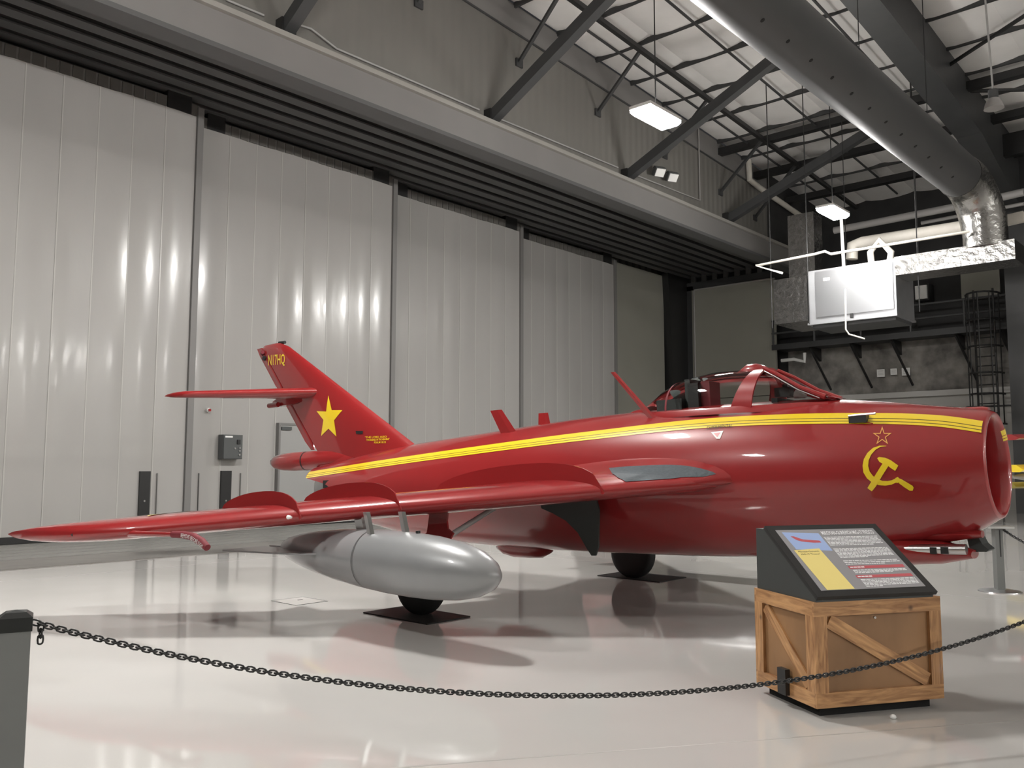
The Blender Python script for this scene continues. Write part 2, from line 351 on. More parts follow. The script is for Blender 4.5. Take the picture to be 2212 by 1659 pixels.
# lower right wall: pale base wall, ledge, rough plaster
lw = struct(box('wall_right_2', WALLG, 33.9, XW+.02, YN, 15.5, 0, 4.05), 'pale grey lower wall under the catwalk')
box('ledge', mat('pale_ledge', (.45, .44, .42), .6), 33.75, XW, YN, 15.5, 4.05, 4.25, lw)
box('plaster_band', PLASTER, 34.05, XW+.05, YN, 15.5, 4.25, 6.2, lw)
pth = [(33.88, 15.0, 3.6), (33.88, 9.5, 3.6), (33.88, 9.3, 3.5), (33.88, 9.25, 3.3), (33.88, 9.25, 0.2)]
obj('wall_groove', MB().tube(pth, .03, 6), STEEL, lw)
obj('wall_groove', MB().tube([(33.88, 5.5, 3.6), (33.88, 8.8, 3.6), (33.88, 8.98, 3.5), (33.88, 9.05, 3.3), (33.88, 9.05, 0.2)], .03, 6), STEEL, lw)
cl = struct(box('trim_3', STEEL, 31.6, 32.1, 5.2, 6.9, 0, 11.9), 'dark grey steel column by the caged ladder')
wl = struct(box('wall_left', PANELB, XL-.2, XL, YN, 20.6, 0, 13.5), 'plain wall on the near side of the hangar')
wf = struct(box('wall_front', PANELB, XL, XW, YN-.2, YN, 0, 14), 'plain wall behind the viewer')
# ------------------------------------------------------------------ roof
roof = struct(obj('ceiling', MB().loft([[(x, YN, roofz(x)+.25), (x, YU+.1, roofz(x)+.25), (x, YU+.1, roofz(x)+.35), (x, YN, roofz(x)+.35)] for x in (XL, 4, XW)]), BATT), 'white insulated hangar roof')
yb = YU
k = 0
while yb > -8:
    ya = yb-1.82; prof = [(0, .0), (.12, -.05), (.35, -.10), (.65, -.105), (.88, -.055), (1, 0)]
    rings = []
    for x in (XL, 4, 9, 14, 19, 24, 29, XW):
        rings.append([(x, ya+u*(yb-ya), roofz(x)+.16+dz) for u, dz in prof] + [(x, yb, roofz(x)+.26), (x, ya, roofz(x)+.26)])
    obj('insulation_batt', MB().loft(rings), BATT, roof, smooth=50); yb = ya; k += 1
px_ = [24.0+1.7*i for i in range(-11, 6)]
for x in px_:
    p = box('purlin', STEEL, x-.03, x+.03, -8, YU, roofz(x)+.0, roofz(x)+.14, roof)
for x, dz, w in ((25.85, .28, .26), (28.4, .30, .3), (30.9, .5, .3)):
    box('roof_beam', BLKM, x-w/2, x+w/2, -2, YU, roofz(x)-dz-.08, roofz(x)-dz+.14, roof)
obj('eave_strut', MB().loft([[(x, 12.06, roofz(x)-.55), (x, 12.18, roofz(x)-.55), (x, 12.18, roofz(x)-.43), (x, 12.06, roofz(x)-.43)] for x in (8, 33)]), BLKM, roof)
for X, zt in ((12.3, 11.75), (15.66, 11.57), (18.95, 11.3), (22.39, 11.01), (25.83, 10.66), (28.31, 10.32)):
    xt = X - .6
    obj('flange_brace', MB().bar((X, YU-.02, zt), (xt, 12.1, roofz(xt)-.45), .08, .08), STEEL, roof)
    box('brace_plate', STEEL, X-.12, X+.12, YU-.05, YU, zt-.12, zt+.08, roof)
for X in (8.88, 14.58, 20.22, 26.11):
    obj('diagonal_brace', MB().bar((X, YU-.05, 9.72), (X, 8.6, roofz(X)-.5), .24, .26), STEEL, roof)
    box('brace_foot', BLKM, X-.16, X+.16, YU-.22, YU, 9.52, 9.95, roof)
# deep rigid-frame rafter
rf = MB()
rf.loft([[(x, 6.32, roofz(x)-dd), (x, 6.88, roofz(x)-dd), (x, 6.88, roofz(x)+.1), (x, 6.32, roofz(x)+.1)] for x, dd in ((9, .95), (20, 1.0), (27, 1.15), (32, 2.2))])
rf.loft([[(x, 6.28, roofz(x)-dd-.03), (x, 6.96, roofz(x)-dd-.03), (x, 6.96, roofz(x)-dd+.03), (x, 6.28, roofz(x)-dd+.03)] for x, dd in ((9, .95), (20, 1.0), (27, 1.15), (32, 2.2))])
obj('frame_rafter', rf, STEEL, roof)
rf = MB()
rf.loft([[(x, -.2, roofz(x)-.9), (x, 0, roofz(x)-.9), (x, 0, roofz(x)+.1), (x, -.2, roofz(x)+.1)] for x in (9, 32)])
obj('frame_rafter', rf, STEEL, roof)
for X, y0, y1 in ((20.2, 6.5, .2), (26.1, 6.4, .2)):
    obj('roof_bracing', MB().tube([(X, y0, roofz(X)-.25), (X+4.2, y1, roofz(X+4.2)-.25)], .055, 6), BLKM, roof)
    obj('roof_bracing', MB().tube([(X+4.2, y0, roofz(X+4.2)-.25), (X, y1, roofz(X)-.25)], .055, 6), BLKM, roof)
for X in (29.6,):
    box('eave_girder', BLKM, X, X+.25, -4, 6.4, roofz(X)-1.0, roofz(X)-.3, roof)
# thin rods and lines near the roof
for ya in (12.9, 10.6, 7.9):
    obj('sprinkler_line', MB().loft([[(x, ya-.025, roofz(x)-.28), (x, ya+.025, roofz(x)-.28), (x, ya+.025, roofz(x)-.23), (x, ya-.025, roofz(x)-.23)] for x in (17, 33)]), STEEL, roof)
# ================================================================== BUILDING SERVICES
def lamp(x, y, i):
    vis = y > 5 and x > 10
    lab = {(13.4, 8.55): 'glowing white high-bay lamp hanging in front of the beige gable wall',
           (21.65, 8.55): 'glowing white high-bay lamp hanging above the metal air handler'}.get((x, y), 'rectangular white high-bay lamp hanging out of view over the floor')
    o = empty('high_bay_lamp', (x, y, LAMP_Z), lab, 'lamp', 'high-bay lamps')
    obj('diffuser', MB().loft([[(x*a, y*b, z) for x, y in ((-1, -1), (1, -1), (1, 1), (-1, 1))] for a, b, z in ((.47, .17, -.11), (.52, .22, -.05), (.52, .22, 0))]), LAMPM, o)
    box('added_roof_fill', GLOWM, -.45, .45, -.12, .12, .06, .07, o)  # added glowing strip that lifts the roof brightness, no real lamp part
    box('housing', PANELW, -.53, .53, -.23, .23, .0, .06, o)
    obj('cable', MB().tube([(0, 0, .07), (0, 0, roofz(x)-LAMP_Z+(.17 if x == 21.65 else .08))], .012, 6), BLKM, o)
for i, (x, y) in enumerate(LAMPS): lamp(x, y, i)
# round duct, foil elbow, foil duct, air handler
R = .5
dc = empty('air_duct', (10, 5.72, 8.45), 'large round dark grey air duct running under the roof', 'duct')
obj('duct_body', MB().tube([(-8, 0, 0), (12.35, 0, 0)], R, 40), DUCT, dc, smooth=40)
for k in range(22):
    aa = math.radians(-62); x = -7+k*.85
    obj('air_outlet', MB().tube([(x, math.cos(aa)*(R-.01)*-1, math.sin(aa)*(R-.01)), (x, -math.cos(aa)*(R+.006), math.sin(aa)*(R+.006))], .035, 8), SOFF, dc)
for k in range(5):
    x = -6+4*k; obj('hanger_strap', MB().tube([(x, 0, R), (x, 0, roofz(10+x)-8.45)], .01, 5), BLKM, dc)
el = [(22.3+.95*math.sin(t), 5.72-.25*t/1.57, 8.45-.95+.95*math.cos(t)) for t in np.linspace(0, math.pi/2, 9)] + [(23.25, 5.45, 7.15), (23.25, 5.45, 6.8)]
fo = obj('foil_elbow', MB().tube(el, [.52]*9+[.5, .5], 28), FOIL, smooth=50); tag(fo, 'crinkled silver foil elbow joining the round duct to the flat foil duct', 'duct')
fd = MB(); fd.box(22.9, 23.9, 4.75, 7.5, 6.38, 6.86)
fdo = obj('foil_duct', fd, FOIL); tag(fdo, 'flat silver foil wrapped duct leading right from the air handler', 'duct')
ah = empty('air_handler', (23, 8.68, 5.4), 'bright galvanised air handler box hanging near the roof', 'air handler')
box('body', GALV, .02, 1.4, -1.16, 1.17, 0, 1.45, ah); box('access_panel', mat('galvanised_panel', (.55, .56, .58), .36, metal=1), -.01, .02, -1.1, .95, .14, 1.40, ah)
box('base_rail', GALV, -.03, 1.45, -1.18, 1.19, -.05, .0, ah); box('drain_pan', STEEL, .1, 1.35, -1.1, 1.1, -.14, -.05, ah)
box('maker_label', WHITE, -.014, -.01, .55, .72, 1.12, 1.2, ah); box('latch', BLKM, -.03, -.01, -.05, .03, .02, .14, ah)
pl = obj('foil_plenum', MB().box(23.0, 24.85, 9.865, 10.85, 5.48, 6.75), FOIL); tag(pl, 'boxy silver foil wrapped plenum on the end of the air handler', 'duct')
fr = obj('foil_riser', MB().box(24.6, 25.2, 10.3, 11.1, 6.6, 9.0), FOIL); tag(fr, 'upright silver foil wrapped riser behind the air handler', 'duct')
for x, yy in ((22.97, 9.82), (22.97, 6.95), (22.97, 10.9)):
    r = obj('hanger_rod', MB().tube([(x, yy, 5.38), (x, yy, roofz(x)+.12)], .014, 6), BLKM)
    tag(r, {9.82: 'thin black rod at the seam of the air handler and plenum', 6.95: 'thin black rod crossing the flat foil duct', 10.9: 'thin black rod at the outer edge of the foil plenum'}[yy], 'rod', 'black hanger rods')
def pipe(name, label, cat, pts, r, m, n=10):
    o = obj(name, MB().tube(pts, r, n), m, smooth=50); return tag(o, label, cat)
q = [hit(*p, 0, 22.7) for p in ((1690, 590), (1633, 574), (1760, 549), (1782, 543), (1795, 549), (2095, 500))]
pipe('water_pipe', 'thin white pipe with a kink crossing above the air handler', 'pipe', [sp(p) for p in q], .035, PIPEW)
q = [hit(*p, 0, 25.2) for p in ((1840, 560), (1842, 530), (1862, 524), (2100, 487))]
pipe('insulated_pipe', 'thick cream insulated pipe behind the air handler', 'pipe', [sp(p) for p in q], .17, PIPEW, 14)
for yy in (7.6, 9.6): obj('pipe_hanger', MB().tube([(25.2, yy, 7.2), (25.2, yy, roofz(25.2)+.1)], .012, 5), BLKM, bpy.data.objects['insulated_pipe'])
q = [hit(*p, 0, 24.2) for p in ((1885, 588), (1880, 545), (1900, 519), (1925, 545), (1920, 583))]
pipe('pipe_bend', 'curved cream pipe loop dropping behind the air handler', 'pipe', [sp(p) for p in q], .09, PIPEW, 12)
q = [hit(*p, 0, 29) for p in ((1802, 498), (2100, 440), (2212, 415))]
pipe('steel_pipe', 'grey steel pipe running along the dark upper wall', 'pipe', [sp(p) for p in q], .12, PIPEG)
q = [hit(*p, 0, 30) for p in ((1990, 482), (2212, 440))]
pipe('steel_pipe', 'thin grey pipe below the larger one on the dark upper wall', 'pipe', [sp(p) for p in q], .06, PIPEG)
q = [hit(*p, 0, 24.0) for p in ((2150, 482), (2212, 468))]
pipe('insulated_pipe', 'cream pipe emerging beyond the foil elbow', 'pipe', [sp(p) for p in q], .15, PIPEW)
q = [hit(*p, 0, 24.0) for p in ((1816, 452), (1823.5, 590))]
pipe('drop_conduit', 'upright white conduit below the far glowing lamp', 'conduit', [sp(p) for p in q], .045, WHITE)
q = [hit(*p, 0, 22.985) for p in ((1826, 625), (1827, 712), (1834, 722), (1868, 732))]
pipe('drain_tube', 'thin pale drain tube hanging under the air handler', 'pipe', [sp(p) for p in q], .022, PIPEW)
q = [hit(*p, 1, 13.85) for p in ((1617, 345), (1619, 388), (1640, 405), (1735, 470))]
pipe('roof_drain', 'pale bent roof drain pipe at the end of the gable wall', 'pipe', [sp(p) for p in q], .10, PIPEW)
q = [hit(*p, 0, 33.2) for p in ((1688, 779), (1715, 776), (1738, 781), (1738, 762))]
pipe('stub_pipe', 'short bent white pipe under the catwalk', 'pipe', [sp(p) for p in q], .07, WHITE)
q = [hit(*p, 1, YU-.06) for p in ((640, 52), (672, 62), (727, 105), (1035, 237))]
pipe('wall_conduit', 'pale conduit running along the gable wall beside the first braces', 'conduit', [sp(p) for p in q], .022, PIPEG)
q = [hit(*p, 1, YU-.06) for p in ((1070, 253), (1335, 362))]
pipe('wall_conduit', 'pale conduit between two diagonal braces on the gable wall', 'conduit', [sp(p) for p in q], .02, PIPEG)
q = [hit(*p, 1, YU-.06) for p in ((1365, 375), (1512, 433), (1509, 272))]
pipe('wall_conduit', 'pale conduit feeding the twin floodlights on the gable wall', 'conduit', [sp(p) for p in q], .02, PIPEG)
q = [hit(*p, 1, YU-.06) for p in ((490, 0), (570, 33))]
pipe('wall_conduit', 'short pale conduit ending in a box on the gable wall', 'conduit', [sp(p) for p in q], .022, PIPEG)
for px, py, lab in ((1425, 372, 'white wall floodlight, the upper one of a pair'), (1453, 383, 'white wall floodlight, the lower one of a pair')):
    p = hit(px, py, 1, YU-.35); o = empty('floodlight', sp(p), lab, 'floodlight', 'twin floodlights on the gable wall')
    o.rotation_euler = (math.radians(40), 0, math.radians(-25))
    box('lens', WHITE, -.15, .15, -.05, -.02, -.12, .12, o); box('housing', BOXG, -.17, .17, -.02, .12, -.14, .14, o); box('arm', BLKM, -.02, .02, .1, .4, -.03, .03, o)
# dome fixture at the top right
p = hit(2147, 235, 0, 20.5)
o = empty('pendant_fixture', sp(p), 'grey pendant fixture with a clear shade hanging beside the deep rafter', 'lamp')
obj('shade', MB().tube([(0, 0, 0), (0, 0, .12), (0, 0, .22)], [.2, .17, .12], 18), PIPEG, o, smooth=50); obj('housing', MB().tube([(0, 0, .22), (0, 0, .42)], .1, 12), DUCT, o, smooth=50)
obj('cable', MB().tube([(0, 0, .42), (-.2, .05, roofz(20.5)-p[2]+.2)], .02, 6), PIPEG, o)
# ------------------------------------------------------------------ catwalk, ladder, signs
ct = empty('catwalk', (33, 11.2, 6.2), 'dark steel catwalk with railings along the far side wall', 'catwalk')
box('deck', STEEL, -.1, 1.1, -6.5, 4.45, -.02, .08, ct); box('toe_plate', STEEL, -.13, -.1, -6.5, 4.45, -.06, .16, ct)
for zz in (.62, 1.12): obj('handrail', MB().tube([(-.08, -6.5, zz), (-.08, 4.45, zz)], .04, 8), DUCT, ct)
for yy in (-6.4, -4.5, -2.7, -.9, .9, 2.7, 4.4): obj('rail_post', MB().tube([(-.08, yy, 0), (-.08, yy, 1.12)], .045, 6), DUCT, ct)
for yy in (-3.8, -2.4, -.2, 1.3, 2.9):
    obj('bracket', MB().prism([(0, yy, -.02), (1.1, yy, -.02), (1.1, yy, -.55)], (0, .1, 0)), BLKM, ct)
    obj('bracket_brace', MB().bar((.1, yy+.05, -.1), (1.05, yy-.35, -1.7), .06, .06), BLKM, ct)
ld = empty('caged_ladder', (32.4, 7.75, 0), 'dark caged ladder rising to the catwalk behind the nose', 'ladder')
for s in (-.3, .3): obj('stile', MB().tube([(0, s, 0), (0, s, 7.5)], .035, 6), BLKM, ld)
for k in range(22): obj('rung', MB().tube([(0, -.3, .4+k*.32), (0, .3, .4+k*.32)], .02, 5), BLKM, ld)
for zz in (2.9, 3.9, 4.6, 5.5, 6.4, 7.3):
    obj('cage_hoop', MB().tube([(-.75*math.sin(t), .52*math.cos(t), zz) for t in np.linspace(0, math.pi, 9)], .035, 6), BLKM, ld)
for t in np.linspace(.25, math.pi-.25, 5): obj('cage_bar', MB().tube([(-.75*math.sin(t), .52*math.cos(t), 2.9), (-.75*math.sin(t), .52*math.cos(t), 7.3)], .022, 5), BLKM, ld)
for i, (px, py, s) in enumerate(((1903, 806, .24), (1931, 803, .2), (1957, 803, .24))):
    p = hit(px, py, 0, 33.9); o = empty('wall_sign', sp(p), ['larger white paper sign on the plaster, near the pipe stub end of the row', 'small white paper sign in the middle of a row of three', 'larger white paper sign on the plaster, next to the caged ladder'][i], 'sign', 'white signs under the catwalk')
    box('sheet', WHITE, -.02, 0, -s*.6, s*.6, -s*.6, s*.6, o)
    for k in range(4): box('print_line', PIPEG, -.024, -.02, -s*.42, s*.42, s*(.34-.2*k), s*(.38-.2*k), o)
p = hit(1991, 632, 0, 33.5); o = empty('wall_lantern', sp(p), 'small pale square lantern on the dark wall below the foil duct', 'lantern')
box('diffuser', WHITE, -.1, 0, -.2, .2, -.25, .25, o); box('bracket', BLKM, 0, .6, -.25, .25, -.3, .32, o)
a = hit(2075, 600, 0, 33.7); b = hit(2160, 640, 0, 33.7)
o = obj('wall_board', MB().box(33.7, 33.8, b[1], a[1], b[2], a[2]+.3), PANELB); tag(o, 'plain grey green board on the dark wall above the catwalk', 'board')
# ================================================================== THE RED JET
PO = np.array([8.0, 6.63, 0.0]); PYAW, PPIT, S0 = math.radians(-89.24), math.radians(1.94), 4.87
_F = np.array([math.cos(PYAW), math.sin(PYAW), 0]); JS = np.array([math.sin(PYAW), -math.cos(PYAW), 0]); _Z = np.array([0, 0, 1.])
JF = _F*math.cos(PPIT) + _Z*math.sin(PPIT); JZ = _Z*math.cos(PPIT) - _F*math.sin(PPIT)
jet = empty('jet_fighter', (0, 0, 0), 'glossy red swept-wing jet fighter with yellow stripe and star on its tail', 'airplane')
A_ = -JF
jet.matrix_world = Matrix(((A_[0], JS[0], JZ[0], PO[0]), (A_[1], JS[1], JZ[1], PO[1]), (A_[2], JS[2], JZ[2], PO[2]), (0, 0, 0, 1)))
def L(s, y, z): return (s-S0, y, z)                   # station aft of nose, starboard, up
def inv(P): d = P-PO; return np.array([S0 - d@JF, d@JS, d@JZ])
def sym(px, py, y=0.0):                               # pixel -> (s, y, z) at lateral y
    d = ray(px, py); t = (y - (CP-PO)@JS)/(d@JS); return inv(CP+t*d)
# fuselage lines: s, top, bottom, half width
FS = [(.10, 1.825, .905, .455), (.28, 1.855, .80, .52), (.45, 1.88, .745, .56), (.85, 1.945, .66, .62), (1.42, 2.02, .585, .68), (2.3, 2.055, .535, .725),
      (3.4, 2.055, .52, .74), (4.3, 2.035, .52, .74), (5.0, 2.0, .525, .73), (5.8, 1.955, .55, .695), (6.6, 1.91, .595, .645), (7.4, 1.86, .68, .57), (8.1, 1.79, .80, .485), (8.7, 1.715, .905, .41), (9.15, 1.66, .97, .35), (9.4, 1.63, 1.0, .32)]
_fs = hermite([f[0] for f in FS], [f[1:] for f in FS])
def fus(s):
    zt, zb, w = _fs(s); return zt, zb, w
def fus_y(s, z):
    zt, zb, w = fus(s); zc = (zt+zb)/2; h = (zt-zb)/2; return w*math.sqrt(max(0, 1-((z-zc)/h)**2))
def ring(s, n=56, grow=0, slant=0):
    zt, zb, w = fus(s); zc = (zt+zb)/2; h = (zt-zb)/2+grow; w += grow
    return [L(s + slant*math.sin(2*math.pi*k/n), w*math.cos(2*math.pi*k/n), zc+h*math.sin(2*math.pi*k/n)) for k in range(n)]
def lipring(s, r, n=56, zc=1.365): return [L(s, r*math.cos(2*math.pi*k/n)*.985, zc+r*math.sin(2*math.pi*k/n)*1.0) for k in range(n)]
NS = list(np.linspace(.13, 1.0, 12)) + list(np.linspace(1.2, 8.45, 44))
def s_end(rho):                                        # the body is cut away obliquely over the tail pipe
    u = min(max((rho+.02)/.55, 0), 1); return 8.52+.80*u*u*(3-2*u)
def cut_ring(f, n=56):
    out = []
    for k in range(n):
        a_ = 2*math.pi*k/n; s_ = 8.3+f*(s_end(math.sin(a_))-8.3); zt, zb, w = fus(s_); out.append(L(s_, w*math.cos(a_), (zt+zb)/2+(zt-zb)/2*math.sin(a_)))
    return out
NS = [s_ for s_ in NS if s_ < 8.2]
rings = [lipring(.075, .447), lipring(.095, .456)] + [ring(s) for s in NS] + [cut_ring(f) for f in (0, .2, .4, .6, .8, 1)]
obj('fuselage', MB().loft(rings, False, False), RED, jet, smooth=60)
lipm = mat('bright_red_lip', (.33, .013, .015), .3, coat=1, croug=.03)
obj('intake_lip', MB().loft([lipring(.26, .372), lipring(.14, .382), lipring(.085, .396), lipring(.060, .415), lipring(.060, .435), lipring(.077, .4475)], False, False), lipm, jet, smooth=70)
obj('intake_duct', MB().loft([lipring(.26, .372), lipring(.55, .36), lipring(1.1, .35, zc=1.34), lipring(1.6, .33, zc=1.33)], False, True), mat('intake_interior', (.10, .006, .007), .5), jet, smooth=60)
obj('intake_splitter', MB().box(.62-S0, 1.5-S0, -.05, .05, 1.02, 1.7), MATS['intake_interior'], jet)
# exhaust pipe
zc = 1.31
obj('tail_pipe', MB().loft([lipring(8.3, .40, zc=1.33), lipring(8.75, .372, zc=1.315), lipring(9.05, .335, zc=1.31), lipring(9.05, .315, zc=1.31), lipring(8.4, .30, zc=1.31)], False, True), ALU, jet, smooth=40, label='bare metal tail pipe')
obj('engine_bay_shadow_ring', MB().loft([lipring(8.35, .425, zc=1.33), lipring(8.45, .425, zc=1.325)], False, False), BLKM, jet).name = 'tail_pipe_shadow_ring'  # black band stands in for the shadow between body and tail pipe
def px2fus(px, py, side=1):
    y = .6
    for _ in range(30):
        s, _y, z = sym(px, py, y); zt, zb, w = fus(min(max(s, .1), 9.1)); z = min(max(z, zb+.001), zt-.001); y = .5*y + .5*fus_y(min(max(s, .1), 9.1), z)*side
    return s, z
def fus_decal(name, polys, m, off=.004, side=1, maxlen=.05, px=True):
    pl = [[px2fus(*p) for p in q] for q in polys] if px else polys
    v, f = bmesh2d(pl, maxlen)
    vv = []
    for s, z in v:
        e = .01; y = fus_y(s, z); zt, zb, w = fus(s); zc = (zt+zb)/2; h = (zt-zb)/2
        n = np.array([0, y/(w*w), (z-zc)/(h*h)]); n /= np.linalg.norm(n); vv.append(L(s, side*(y+off*n[1]), z+off*n[2]))
    return raw(name, vv, f, m, jet)
# long yellow stripe, three bands
_st = hermite([.08, .35, .65, 1.03, 1.6, 2.32, 3.85, 5.5, 7.2, 8.3, 9.25], [1.665, 1.725, 1.765, 1.795, 1.825, 1.842, 1.795, 1.715, 1.625, 1.565, 1.512])
def stripe(side):
    mb = MB(); ml = MB()
    ss = np.concatenate([np.linspace(.085, .6, 14), np.linspace(.7, 9.3, 82)])
    for z0, z1, mm, off in ((.0, .046, mb, .003), (.052, .072, mb, .003), (.078, .097, mb, .003), (.046, .052, ml, .0025), (.072, .078, ml, .0025)):
        rows = []
        for s in ss:
            row = []
            for q in range(4):
                z = _st(s)+.048-(z0+(z1-z0)*q/3); sc = max(s, .1); zt, zb, w = fus(sc); zc = (zt+zb)/2; h = (zt-zb)/2; z = min(z, zt-.01); y = fus_y(sc, z)
                s_ = s
                if s > 8.3: s_ = min(s, s_end((z-zc)/h)-.008); zt, zb, w = fus(s_); zc = (zt+zb)/2; h = (zt-zb)/2; y = fus_y(s_, z)+.002
                n = np.array([y/(w*w), (z-zc)/(h*h)]); n /= np.linalg.norm(n)
                row.append(L(s_, side*(y+off*n[0]), z+off*n[1]))
            rows.append(row)
        mm.loft(rows, False, False, closed=False)
    a = obj('yellow_stripe', mb, YEL, jet, smooth=60); obj('stripe_pinline', ml, YLINE, a, smooth=60)
stripe(1); stripe(-1)
# stripe ends on the far side of the lip
q = MB()
for z0, z1 in ((.0, .046), (.052, .072), (.078, .097)):
    rows = []
    for s, r in ((.086, .3945), (.058, .4145), (.057, .4355), (.075, .4495)):
        row = []
        for i in range(4):
            zz = 1.365+(1.69-1.365-(z0+(z1-z0)*i/3))*r/.45; row.append(L(s, -math.sqrt(max(r*r-(zz-1.365)**2, 0))*.985, zz))
        rows.append(row)
    q.loft(rows, False, False, closed=False)
obj('lip_stripe', q, YEL, jet, smooth=60)
# star outline and emblem on the nose
def star(cx, cy, r, r2=.382, rot=-90, sx=1.0):
    return [(cx+sx*(r if k % 2 == 0 else r*r2)*math.cos(math.radians(rot+36*k)), cy+(r if k % 2 == 0 else r*r2)*math.sin(math.radians(rot+36*k))) for k in range(10)]
so = star(1906, 942.5, 21.5); si = star(1906, 942.5, 16.0)
fus_decal('star_outline', [[so[k], so[(k+1) % 10], si[(k+1) % 10], si[k]] for k in range(10)], mat('orange_yellow_paint', (.85, .42, .10), .3, coat=1))
def Z3(x, y): return (1780+x/4.148, 840+y/4.148)
out = [(560, 512), (500, 510), (440, 530), (390, 575), (358, 630), (347, 690), (355, 750), (385, 800), (430, 838), (490, 862), (550, 867), (605, 858), (650, 838)]
inn = [(560, 515), (510, 520), (465, 545), (425, 590), (402, 640), (397, 690), (410, 740), (440, 780), (480, 808), (525, 824), (570, 826), (610, 818), (645, 800)]
em = [[Z3(*out[i]), Z3(*out[i+1]), Z3(*inn[i+1]), Z3(*inn[i])] for i in range(len(out)-1)]
em.append([Z3(*p) for p in ((640, 800), (662, 788), (685, 812), (680, 835), (652, 845))])
em.append([Z3(*p) for p in ((668, 800), (690, 806), (740, 835), (795, 868), (805, 885), (795, 912), (770, 912), (720, 880), (672, 845))])
fus_decal('sickle_emblem', em, YEL)
hm = [[Z3(*p) for p in ((478, 622), (495, 612), (550, 618), (600, 640), (668, 688), (640, 735), (600, 710), (575, 690), (545, 682), (498, 655))],
      [Z3(*p) for p in ((530, 665), (580, 690), (468, 872), (430, 918), (390, 888), (420, 840))]]
fus_decal('hammer_emblem', [hm[0]], YEL, off=.006); fus_decal('hammer_handle', [hm[1]], YEL, off=.005)
# lettering on the side
def px_text(name, txt, p0, p1, hpx, m, off=.006, shear=0, surf='fus', bold=0):
    v, f = text2d(txt, 1, shear=shear, bold=bold); xs = [a[0] for a in v]; x0, x1 = min(xs), max(xs); out = []
    ys = [a[1] for a in v]; yh = max(ys)
    for x, yv in v:
        u = (x-x0)/(x1-x0); px = p0[0]+u*(p1[0]-p0[0]); py = p0[1]+u*(p1[1]-p0[1]) - yv/yh*hpx
        if surf == 'fus':
            s, z = px2fus(px, py); out.append(L(s, fus_y(s, z)+off, z+off*.5))
        else:
            s, z = px2fin(px, py); out.append(L(s, fin_y(s, z)+off, z))
    return raw(name, out, f, m, jet)
px_text('lettering', 'EXPERIMENTAL', (1527, 929), (1583, 923.5), 7, INK, shear=.2)
fus_decal('warning_triangle', [[(1536, 934), (1563, 931), (1556, 948), (1548, 948)]], WHITE)
fus_decal('warning_triangle_inset', [[(1542, 936.5), (1557, 935), (1550, 945)]], mat('pink_print', (.75, .35, .35), .5), off=.006)
# ------------------------------------------------------------------ wing
def wLE(y): y = abs(y); return 2.2+min(max(y-.72, -.3), 1.98)*1.15+max(y-2.7, 0)*1.018
def wTE(y): y = abs(y); return 5.25+.25*(y-.6) if y < 1.9 else 5.575+(y-1.9)*.845
def wz(y): return 1.285-.086*(abs(y)-.6)
_x = [.5*(1-math.cos(math.pi*k/20)) for k in range(21)]
_t = [(.2969*math.sqrt(x)-.126*x-.3516*x*x+.2843*x**3-.1036*x**4)/.10003 for x in _x]
AF = list(zip(_x, _t))
def sec(y, le, te, z, t, tl=None):
    c = te-le; tl = tl or t*.8
    up = [(le+u*c, z+v*t) for u, v in AF]; lo = [(le+u*c, z-v*tl) for u, v in AF[-1:0:-1]]
    return [L(s, y, zz) for s, zz in up+lo]
def WT(y): return .125-.006*(y-.6)
def wing_sec(y, sg):
    le, te = wLE(y), wTE(y); z = wz(y); t = WT(y)
    if y > 4.3:
        u = (y-4.3)/.52; k = max(0, 1-u**2.4)**(1/2.2); le = le+(te-.30-le)*(1-k)*.92; te = te-.12*(1-k); t *= max(.38, k**.6)
    return sec(sg*y, le, te, z, t, t*.95)
WY = [.45, .7, 1.0, 1.4, 1.9, 2.3, 2.7, 3.1, 3.5, 3.9, 4.3, 4.4, 4.5, 4.6, 4.68, 4.74, 4.78, 4.805, 4.818]
def wtop(s, y):                                        # upper surface height
    le, te = wLE(y), wTE(y); u = min(max((s-le)/(te-le), 0), 1); t = WT(y); xs = [a[0] for a in AF]; vs = [a[1] for a in AF]
    return wz(y)+t*float(np.interp(u, xs, vs))
def fil(y):                                            # root fairing: leading edge, trailing edge, z, upper thickness
    ys_ = (.45, .62, .72, .82, .92, 1.02)
    return (float(np.interp(y, ys_, (1.80, 1.98, 2.10, 2.30, 2.44, 2.56))), wTE(.6)+.3, wz(y), float(np.interp(y, ys_, (.33, .28, .245, .185, .145, .112))))
def rtop(s_, y):
    z = wtop(s_, y)
    if .45 < y < 1.02:
        le, te, zz, t = fil(y); u = (s_-le)/(te-le)
        if 0 < u < 1: z = max(z, zz+t*float(np.interp(u, [a[0] for a in AF], [a[1] for a in AF])))
    return z
for sg in (1, -1):
    w = obj('wing', MB().loft([wing_sec(y, sg) for y in WY]), RED, jet, smooth=50)
    obj('wing_root_fillet', MB().loft([sec(sg*y, *fil(y), .07) for y in (.45, .62, .70, .74, .78, .83, .89, .96, 1.02)]), RED, w, smooth=60)
    for yf, hmax, tail in ((1.45, .17, .93), (2.68, .135, .86), (3.32, .13, .82)):
        top = []; bot = []
        le, te = wLE(yf), wTE(yf); c = te-le
        for u in np.linspace(0, tail, 22):
            s = le+u*c; k = u/tail; hgt = hmax*max(0, 1-abs(2*k**.85-1)**2.6)**(1/2.2)
            top.append(L(s-.015*(k < .02), sg*yf, wtop(s, yf)+hgt)); bot.append(L(s, sg*yf, wtop(s, yf)-.03))
        lo = L(le-.02, sg*yf, wz(yf)-.02)
        obj('wing_fence', MB().prism([lo]+top+bot[::-1], (0, sg*.012, 0)), RED, w)
